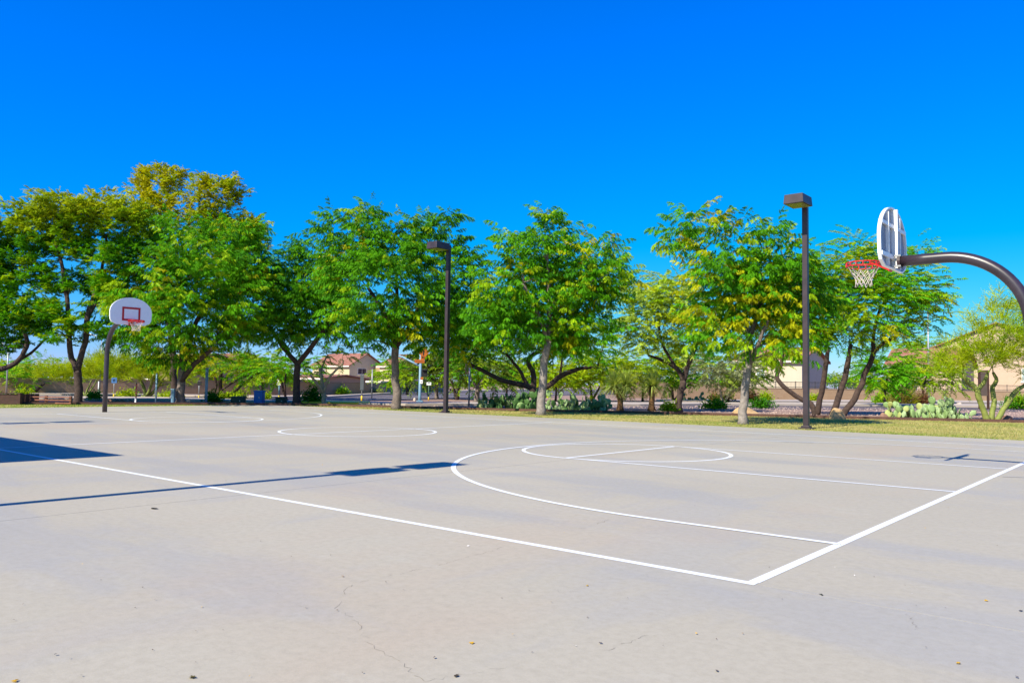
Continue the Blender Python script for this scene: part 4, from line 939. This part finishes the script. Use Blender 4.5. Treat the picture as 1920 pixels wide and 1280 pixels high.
def block(t, x0, x1, y0, y1, H, ridge, wall_m, gable='x', over=.45, rise=None, nm='wall'):
    """a house block with a gable roof; gable='x': ridge runs along x"""
    MB().box(x0, x1, y0, y1, -.04, H).build(nm, wall_m, t)
    if gable == 'x':
        ym = (y0+y1)/2
        for x in (x0, x1): MB().poly([(x, y0, H), (x, y1, H), (x, ym, ridge-.12)]).build('gable', wall_m, t)
        rf = MB(); th = .16
        sl = (ridge-H)/(ym-y0)
        for s, ye in ((-1, y0-over), (1, y1+over)):
            ze = H-over*sl
            a = [(x0-over, ye, ze), (x1+over, ye, ze), (x1+over, ym, ridge), (x0-over, ym, ridge)]; i = len(rf.v)
            rf.v += a+[(p[0], p[1], p[2]+th) for p in a]; rf.f += [(i, i+1, i+2, i+3), (i+4, i+7, i+6, i+5), (i, i+4, i+5, i+1), (i+1, i+5, i+6, i+2), (i+3, i+2, i+6, i+7), (i, i+3, i+7, i+4)]
        o = rf.build('roof', M_ROOF, t)
        for ye in (y0-over, y1+over): MB().box(x0-over, x1+over, ye-.06 if ye < y0 else ye+.003, ye-.003 if ye < y0 else ye+.06, H-over*sl-.12, H-over*sl+.1).build('fascia', M_TRIM, o)
    else:
        xm = (x0+x1)/2
        for y in (y0, y1): MB().poly([(x0, y, H), (x1, y, H), (xm, y, ridge-.12)]).build('gable', wall_m, t)
        rf = MB(); th = .16; sl = (ridge-H)/(xm-x0)
        for xe in (x0-over, x1+over):
            ze = H-over*sl; a = [(xe, y0-over, ze), (xe, y1+over, ze), (xm, y1+over, ridge), (xm, y0-over, ridge)]; i = len(rf.v)
            rf.v += a+[(p[0], p[1], p[2]+th) for p in a]; rf.f += [(i, i+1, i+2, i+3), (i+4, i+7, i+6, i+5), (i, i+4, i+5, i+1), (i+1, i+5, i+6, i+2), (i+3, i+2, i+6, i+7), (i, i+3, i+7, i+4)]
        rf.build('roof', M_ROOF, t)
# cream house across the street (D about 170 m): right corner of the lit face at px 655
def zat(py, px, D): return float(P(px, py, D)[2])
D1 = 165.0; c = P(655, 700, D1); t = thing('house', (c[0], c[1], 0), 'cream two storey house with red tile roofs behind the left wall', 'house')
eave = zat(684, 655, D1); rdg = zat(664, 690, D1+6)
block(t, -12.5, 0, 0, 9.0, eave, rdg, M_STUC, 'x', .5)
block(t, 3.6, 8.5, 5.0, 14.0, eave, eave+2.3, M_STUC, 'x', .5, nm='wing_wall')
MB().box(0.004, 3.596, 6.5, 9.0, -.04, eave-.1).build('link_wall', M_STUC2, t)
window(t, 'x', 2.2, 4.4, zat(701, 668, D1+3), zat(691, 668, D1+3), 0, 1, M_GLASS); window(t, 'x', 7.6, 9.3, zat(701, 714, D1+6), zat(692, 714, D1+6), 8.5, 1, M_GLASS)
window(t, 'y', -9.6, -8.2, eave-2.4, eave-.9, 0, -1, M_GLASS)
MB().box(.8, 8.0, 1.5, 4.99, zat(718.5, 680, D1), zat(713.5, 680, D1)).build('porch_roof', M_TRIM, t)
for x in (1.1, 7.7): MB().box(x-.12, x+.12, 1.7, 1.94, -.04, zat(718.5, 680, D1)-.003).build('porch_post', M_STUC2, t)
# right house: gable end facing the court
D2 = 112.0; c = P(1860, 700, D2); t = thing('house', (c[0], c[1], 0), 'beige gabled house behind the iron railing at the right edge', 'house')
xl = -7.6; Hh = 7.2; block(t, xl, 9.0, 0, 12.0, Hh, 10.6, M_STUP, 'y', .5)
z0, z1 = zat(715, 1905, D2), zat(692, 1905, D2); window(t, 'y', 3.6, 5.1, z0, z1, 0, -1, M_BLIND)
D3 = 105.0; c = P(1735, 700, D3); t = thing('house', (c[0], c[1], 0), 'low house with pinkish red tile roof left of the beige gabled house', 'house')
block(t, -4.6, 4.2, 0, 8.0, zat(684, 1735, D3), zat(655, 1735, D3+4), M_STUP, 'x', .5); window(t, 'y', -2.5, -1.0, 1.0, 2.4, 0, -1, M_GLASS)
D4 = 92.0; c = P(1445, 700, D4); t = thing('house', (c[0], c[1], 0), 'pale cream house with one visible window behind the pale trunk', 'house')
block(t, -4.2, 3.6, 0, 8.0, 4.3, 5.8, simple('pale_cream_stucco', (.66, .56, .43), .9, .04, 2), 'x', .4)
window(t, 'y', -1.65, -.75, zat(708, 1428, D4), zat(690, 1428, D4), 0, -1, M_BLIND)
D5 = 84.0; c = P(305, 700, D5); t = thing('house', (c[0], c[1], 0), 'brown stucco house with tile roof behind the left palo verdes', 'house')
block(t, -9.0, 3.0, 0, 8.0, 2.9, zat(664, 260, D5+4), M_STUC2, 'x', .5); window(t, 'y', -4, -2.5, 1.2, 2.3, 0, -1, M_GLASS)
D6 = 96.0; c = P(385, 700, D6); t = thing('house', (c[0], c[1], 0), 'white low house glimpsed between the tree trunks at left', 'house')
block(t, -2.5, 3.5, 0, 7.0, 2.9, 4.3, simple('white_stucco', (.70, .64, .56), .9, .04, 2), 'x', .4); window(t, 'y', .4, 1.9, 1.1, 2.3, 0, -1, M_GLASS)
D7 = 120.0; c = P(575, 700, D7); t = thing('house', (c[0], c[1], 0), 'low grey beige house with white fascia left of the cream house', 'house')
block(t, -5.5, 4.0, 0, 8.0, zat(709, 575, D7), zat(703, 575, D7), M_STUC2, 'x', .5); window(t, 'y', -2.2, -.8, .9, 1.5, 0, -1, M_GLASS); window(t, 'y', 1.2, 2.6, .9, 1.5, 0, -1, M_GLASS)

# ================================================================== street furniture
M_BLUEP = simple('blue_grey_pole', (.20, .36, .50), .5, .08, 5); M_ORG = simple('orange_sign', (.50, .13, .01), .6, .08, 8); M_BLK = simple('black_plastic', (.015, .015, .018), .5)
M_GRN = simple('dark_green_cabinet', (.018, .05, .035), .6); M_BLU = simple('bright_blue_panel', (.02, .16, .55), .6, .06, 3); M_SIGNW = simple('white_sign', (.75, .76, .78), .5); M_TEAL = simple('teal_sign', (.03, .38, .36), .5)
M_WOOD = simple('red_brown_timber', (.30, .12, .075), .8, .25, 6); M_WOODD = simple('dark_timber', (.07, .03, .022), .8, .2, 6)
FACE = YAW-math.pi/2                                # local x = picture right, local y = away from the camera
# traffic signal
q = G(787, 752); D = depth(q); s = D/F
t = thing('traffic_signal', (q[0], q[1], 0), 'blue grey traffic signal pole with orange signs and long mast arm', 'traffic signal', rz=FACE)
H = (752-652)*s
MB().tube([(0, 0, -.03), (0, 0, .3), (0, 0, H)], [.11, .095, .075], 14).build('pole', M_BLUEP, t, True)
MB().box(-.2, .2, -.2, .2, -.03, .05).build('base_plate', M_BLUEP, t)
za = (752-686)*s
MB().tube([(-.05, 0, za), (-1.2, .8, za+.55), (-3.4, 2.6, za+1.15), (-7.5, 6.0, za+1.7)], [.075, .07, .055, .04], 10).build('mast_arm', M_BLUEP, t, True)
hd = MB().box(.10, .44, -.16, .16, (752-706)*s, (752-692)*s).build('pedestrian_signal', M_BLK, t, False, .02)
MB().box(.14, .40, -.30, -.165, (752-694.5)*s, (752-693.7)*s).build('visor', M_BLK, hd)
zc = (752-661)*s; d_ = .42
MB().poly([(.2, -.10, zc-d_), (.2+d_*.8, -.10, zc), (.2, -.10, zc+d_), (.2-d_*.8, -.10, zc)]).poly([(.2-d_*.8, -.09, zc), (.2, -.09, zc+d_), (.2+d_*.8, -.09, zc), (.2, -.09, zc-d_)]).build('diamond_sign', M_ORG, t)
MB().box(.15, .23, -.112, -.104, zc-.16, zc+.14).build('diamond_symbol', M_BLK, t)
MB().box(.02, .26, -.10, -.085, (752-674)*s, (752-667.5)*s).build('square_sign', M_ORG, t); MB().box(.10, .17, -.106, -.102, (752-672)*s, (752-669)*s).build('square_symbol', M_BLK, t)
MB().box(-.36, .26, -.10, -.085, (752-680.5)*s, (752-674.2)*s).build('plate_sign', M_ORG, t)
mb = MB()
for k in range(7): mb.box(-.30+k*.075, -.25+k*.075, -.106, -.102, (752-678.5)*s, (752-676.3)*s)
mb.build('plate_marks', simple('dark_red_print', (.25, .05, .01), .6), t)
MB().box(.03, .2, -.12, -.1, (752-711)*s, (752-707)*s).build('button_sign', M_ORG, t); MB().box(.0, .17, -.13, -.1, (752-719)*s, (752-712)*s).build('button_plate', M_SIGNW, t)
MB().box(.06, .10, -.14, -.131, (752-717)*s, (752-715)*s).build('push_button', M_BLK, t)
def signpost(name, label, px, py, top, post_m, wpost, panels, sleeve=None, cat='sign'):
    q = G(px, py); D = depth(q); s = D/F; t = thing(name, (q[0], q[1], 0), label, cat, rz=FACE)
    MB().tube([(0, 0, -.03), (0, 0, (py-top)*s)], wpost*s/2, 10).build('post', post_m, t, True)
    for (x0, x1, y0, y1, m, nm) in panels: MB().box((x0-px)*s, (x1-px)*s, -wpost*s/2-.03, -wpost*s/2-.008, (py-y1)*s, (py-y0)*s).build(nm, m, t, False, .004)
    if sleeve: MB().tube([(0, 0, -.02), (0, 0, sleeve*s)], wpost*s/2+.012, 10).build('yellow_sleeve', M_YELL, t, True)
    return t
M_DKGR = simple('dark_grey_panel', (.10, .12, .14), .6)
signpost('bus_stop_sign', 'silver post with narrow brown side panel near the middle lamp post', 879, 761, 679, M_STEEL, 3.4, [(871.5, 878, 682, 701, simple('brown_panel', (.16, .10, .08), .6), 'panel')])
signpost('street_sign', 'dark narrow vertical sign with yellow sleeved post on the yellow kerb', 678, 752.5, 703, M_STEEL, 2.4, [(675, 681.5, 702.5, 731, M_DKGR, 'panel')], 10.5)
signpost('street_sign', 'small white arrow sign on thin post with yellow sleeve right of signal', 803.5, 750, 716, simple('green_post', (.10, .2, .12), .6), 1.6, [(799.5, 808, 716.5, 722, M_SIGNW, 'panel'), (801.5, 806, 717.2, 719.2, M_BLK, 'arrow')], 6)
signpost('street_sign', 'round blue sign on a post with yellow sleeve right of the far hoop pole', 213, 746.5, 708, M_STEEL, 1.6, [(208.5, 218.5, 708, 718, simple('blue_sign', (.05, .16, .40), .5), 'panel'), (211, 216, 710.5, 715.5, M_BLK, 'symbol')], 8)
signpost('street_sign', 'small black rectangular sign with yellow sleeved post behind the broad tree', 372.5, 748, 714, M_STEEL, 1.5, [(369.5, 377.5, 714.5, 722, M_BLK, 'panel')], 7)
signpost('street_name_sign', 'teal street name sign above white plate on yellow based post', 523, 750, 702, M_BLUEP, 3, [(516, 528, 703, 708.5, M_TEAL, 'name_blade'), (519, 526, 711, 722, M_SIGNW, 'plate')], 9)
signpost('utility_post', 'blue grey post standing between the low olive tree and broad tree', 386, 757, 690, M_BLUEP, 5, [], cat='post')
signpost('utility_post', 'thin blue grey post behind the fanning palo verde', 292, 757, 700, M_BLUEP, 3, [(290, 294, 731, 742, M_DKGR, 'meter_box')], cat='post')
signpost('utility_post', 'rust red marker post with white lower end left of the palo verde', 254.5, 757, 718, simple('rust_paint', (.40, .10, .06), .7), 2.4, [(253, 256, 746, 757, M_SIGNW, 'white_end')], cat='post')
signpost('utility_post', 'thin pale post left of the far hoop pole', 184, 744, 715, M_SIGNW, 1.8, [], cat='post')
signpost('street_light', 'thin grey pole beside the grey trunk near the cream house', 697, 746, 692, M_STEEL, 2.2, [], cat='street light')
def street_light(label, px, py, top, w, arm):
    q = G(px, py); D = depth(q); s = D/F; t = thing('street_light', (q[0], q[1], 0), label, 'street light', rz=FACE); H = (py-top)*s
    MB().tube([(0, 0, -.03), (0, 0, H*.5), (0, 0, H)], [w*s*.55, w*s*.45, w*s*.3], 10).build('pole', M_STEEL, t, True)
    MB().tube([(0, 0, H-.05), (arm*s*.5, 0, H+abs(arm)*s*.35), (arm*s, 0, H+abs(arm)*s*.5)], [.04, .035, .03], 8).build('arm', M_STEEL, t, True)
    MB().box(*sorted((arm*s, arm*s*1.35)), -.12, .12, H+abs(arm)*s*.5-.05, H+abs(arm)*s*.5+.07).build('luminaire', M_STEEL, t, False, .02)
street_light('tall slender street light in front of the red tile roof at right', 1742, 752, 580, 3.6, 14)
street_light('distant street light seen left of the far hoop pole', 186.5, 742, 637, 1.8, -18)
street_light('dark street light post at the left edge behind the planter', 11.5, 744, 650, 3, -14)
# information board seen from the rear near the palo verde
q = G(1845, 766); D = depth(q); s = D/F; t = thing('information_board', (q[0], q[1], 0), 'dark brown notice board on two posts behind the palo verde', 'sign board', rz=FACE)
for dx in (-8, 8): MB().box((dx-1.6)*s, (dx+1.6)*s, -.06, .06, -.03, (766-696)*s).build('post', M_WOODD, t)
MB().box(-6.3*s, 6.3*s, -.04, .04, (766-742)*s, (766-699)*s).build('board', simple('grey_brown_board', (.12, .085, .07), .7), t); MB().box(-9.7*s, 9.7*s, -.09, .09, (766-698.6)*s, (766-694)*s).build('top_cap', M_WOODD, t)
signpost('marker_post', 'short dark post before the far tan wall at right', 1777, 749, 728, M_WOODD, 3, [], cat='post')
# cabinets
def cabinet(label, px, py, w, h, mat, dep=.5, tilt=0.0):
    q = G(px, py); D = depth(q); s = D/F; t = thing('utility_cabinet', (q[0], q[1], 0), label, 'utility cabinet', 'utility cabinets', FACE)
    MB().box(-w*s/2, w*s/2, 0, dep, -.03, h*s).build('body', mat, t, False, .02)
    MB().box(-w*s/2-.03, w*s/2+.03, -.03, dep+.03, h*s+.002, h*s+.05).build('lid', mat, t, False, .012)
    MB().box(-w*s/2+.06, w*s/2-.06, -.014, -.002, .08, h*s-.06).build('door', mat, t); MB().box(w*s/2-.16, w*s/2-.12, -.03, -.0145, h*s*.45, h*s*.6).build('latch', M_STEEL, t)
cabinet('bright blue upright cabinet standing between two dark green ones', 483, 757.5, 15.5, 23.5, M_BLU)
cabinet('dark green box cabinet left of the bright blue one', 443.5, 757.5, 22.5, 12.5, M_GRN)
cabinet('dark green box cabinet right of the bright blue one', 524.5, 757.5, 17, 11.5, M_GRN)
cabinet('slim blue grey pedestal cabinet left of the broad tree trunk', 322.5, 758, 5, 27, M_BLUEP, .2)
# planter and rail fence
q = G(8, 757.8); D = depth(q); s = D/F; t = thing('planter_box', (q[0], q[1], 0), 'dark brown timber planter box at the left edge', 'planter', rz=FACE)
for k in range(4): MB().box(-60*s, 26*s, .0, .06, (.2+k*4.8)*s, (4.8+k*4.8)*s).build('plank', M_WOODD, t)
MB().box(26.2*s, 30*s, -.04, .12, -.03, 20*s).build('post', M_WOODD, t); MB().box(-60*s, 30*s, -.05, .14, 20.05*s, 21.5*s).build('cap_rail', M_WOODD, t)
for k in range(4): MB().box(25.5*s, 25.98*s, .13+k*.35, .46+k*.35, 0, 19.5*s).build('end_plank', M_WOODD, t)
q = G(85, 757.5); D = depth(q); s = D/F; t = thing('rail_fence', (q[0], q[1], 0), 'low red brown timber rail fence right of the planter box', 'fence', rz=FACE)
for dx in (-46, 1, 47): MB().box((dx-1.7)*s, (dx+1.7)*s, -.05, .07, -.03, 15.5*s).build('post', M_WOOD, t)
for z0, z1 in ((12.2, 14.6), (6.6, 9.2), (1.2, 3.8)): MB().box(-48.5*s, 49.5*s, -.09, -.052, z0*s, z1*s).build('rail', M_WOOD, t)

# ================================================================== litter on the concrete
def leaf_bit(r, size):
    n = 6; pts = []
    for k in range(n): a = 2*math.pi*k/n; pts.append((math.cos(a)*size*r.uniform(.7, 1.2), math.sin(a)*size*.45*r.uniform(.7, 1.2), .002+r.uniform(0, .35)*size))
    return pts
big = [((289, 954), .030, (.03, .025, .02), 'curled black dry leaf on the concrete at left'), ((885, 1206), .014, (.60, .34, .01), 'yellow petal on concrete below the branching crack'), ((28, 1277), .014, (.62, .36, .01), 'yellow petal at the bottom left corner'), ((361, 1270), .016, (.10, .08, .02), 'curled brown leaf near the bottom edge'), ((1539, 1115), .014, (.06, .06, .04), 'dark pebble outside the court corner'),
       ((1849, 1126), .013, (.60, .36, .03), 'yellow petal at far right on the concrete'), ((1797, 1244), .013, (.60, .36, .03), 'yellow petal near the bottom right corner'), ((1101, 1098), .011, (.60, .36, .03), 'yellow petal left of the court corner'), ((856, 1268), .014, (.07, .05, .03), 'brown twig bit at the bottom of the crack')]
for (pp, sz, c, lab) in big:
    q = G(*pp); r = random.Random(int(pp[0])); mb = MB()
    for k in range(3):
        pts = leaf_bit(r, sz); an = r.uniform(0, 6.28); ca, sa = math.cos(an), math.sin(an); mb.poly([(x*ca-y*sa+r.uniform(-.3, .3)*sz, x*sa+y*ca+r.uniform(-.3, .3)*sz, z) for x, y, z in pts])
    o = mb.build('fallen_leaf', simple('litter_%d' % int(pp[0]), c, .8, .2, 60)); o.location = (q[0], q[1], .001); tag(o, lab, 'leaf', 'fallen leaves and petals')
V, T, cl = [], [], []
for k in range(150):
    px, py = rng.uniform(-50, 1970), 1290-480*rng.random()**.8; q = G(px, py)
    sz = rng.uniform(.003, .0075)*(1 if rng.random() > .1 else 1.8); a = rng.uniform(0, 6.28); i = len(V); el = rng.uniform(.3, 1)
    for m in range(4): b = a+m*math.pi/2; rr = sz*(1 if m % 2 == 0 else el); V.append((q[0]+rr*math.cos(b), q[1]+rr*math.sin(b), .0045+rng.uniform(0, .006)))
    T += [(i, i+1, i+2), (i, i+2, i+3)]
    c = [(.12, .09, .07), (.07, .06, .05), (.55, .33, .06), (.75, .72, .68), (.30, .20, .10)][rng.choice(5, p=[.38, .25, .14, .10, .13])]; cl += [c]*4
npmesh('court_litter', np.array(V), np.array(T), attrmat('litter_bits'), None, np.array(cl)); tag(bpy.data.objects['court_litter'], 'tiny specks of leaf litter and grit on the concrete', 'litter', kind='stuff')
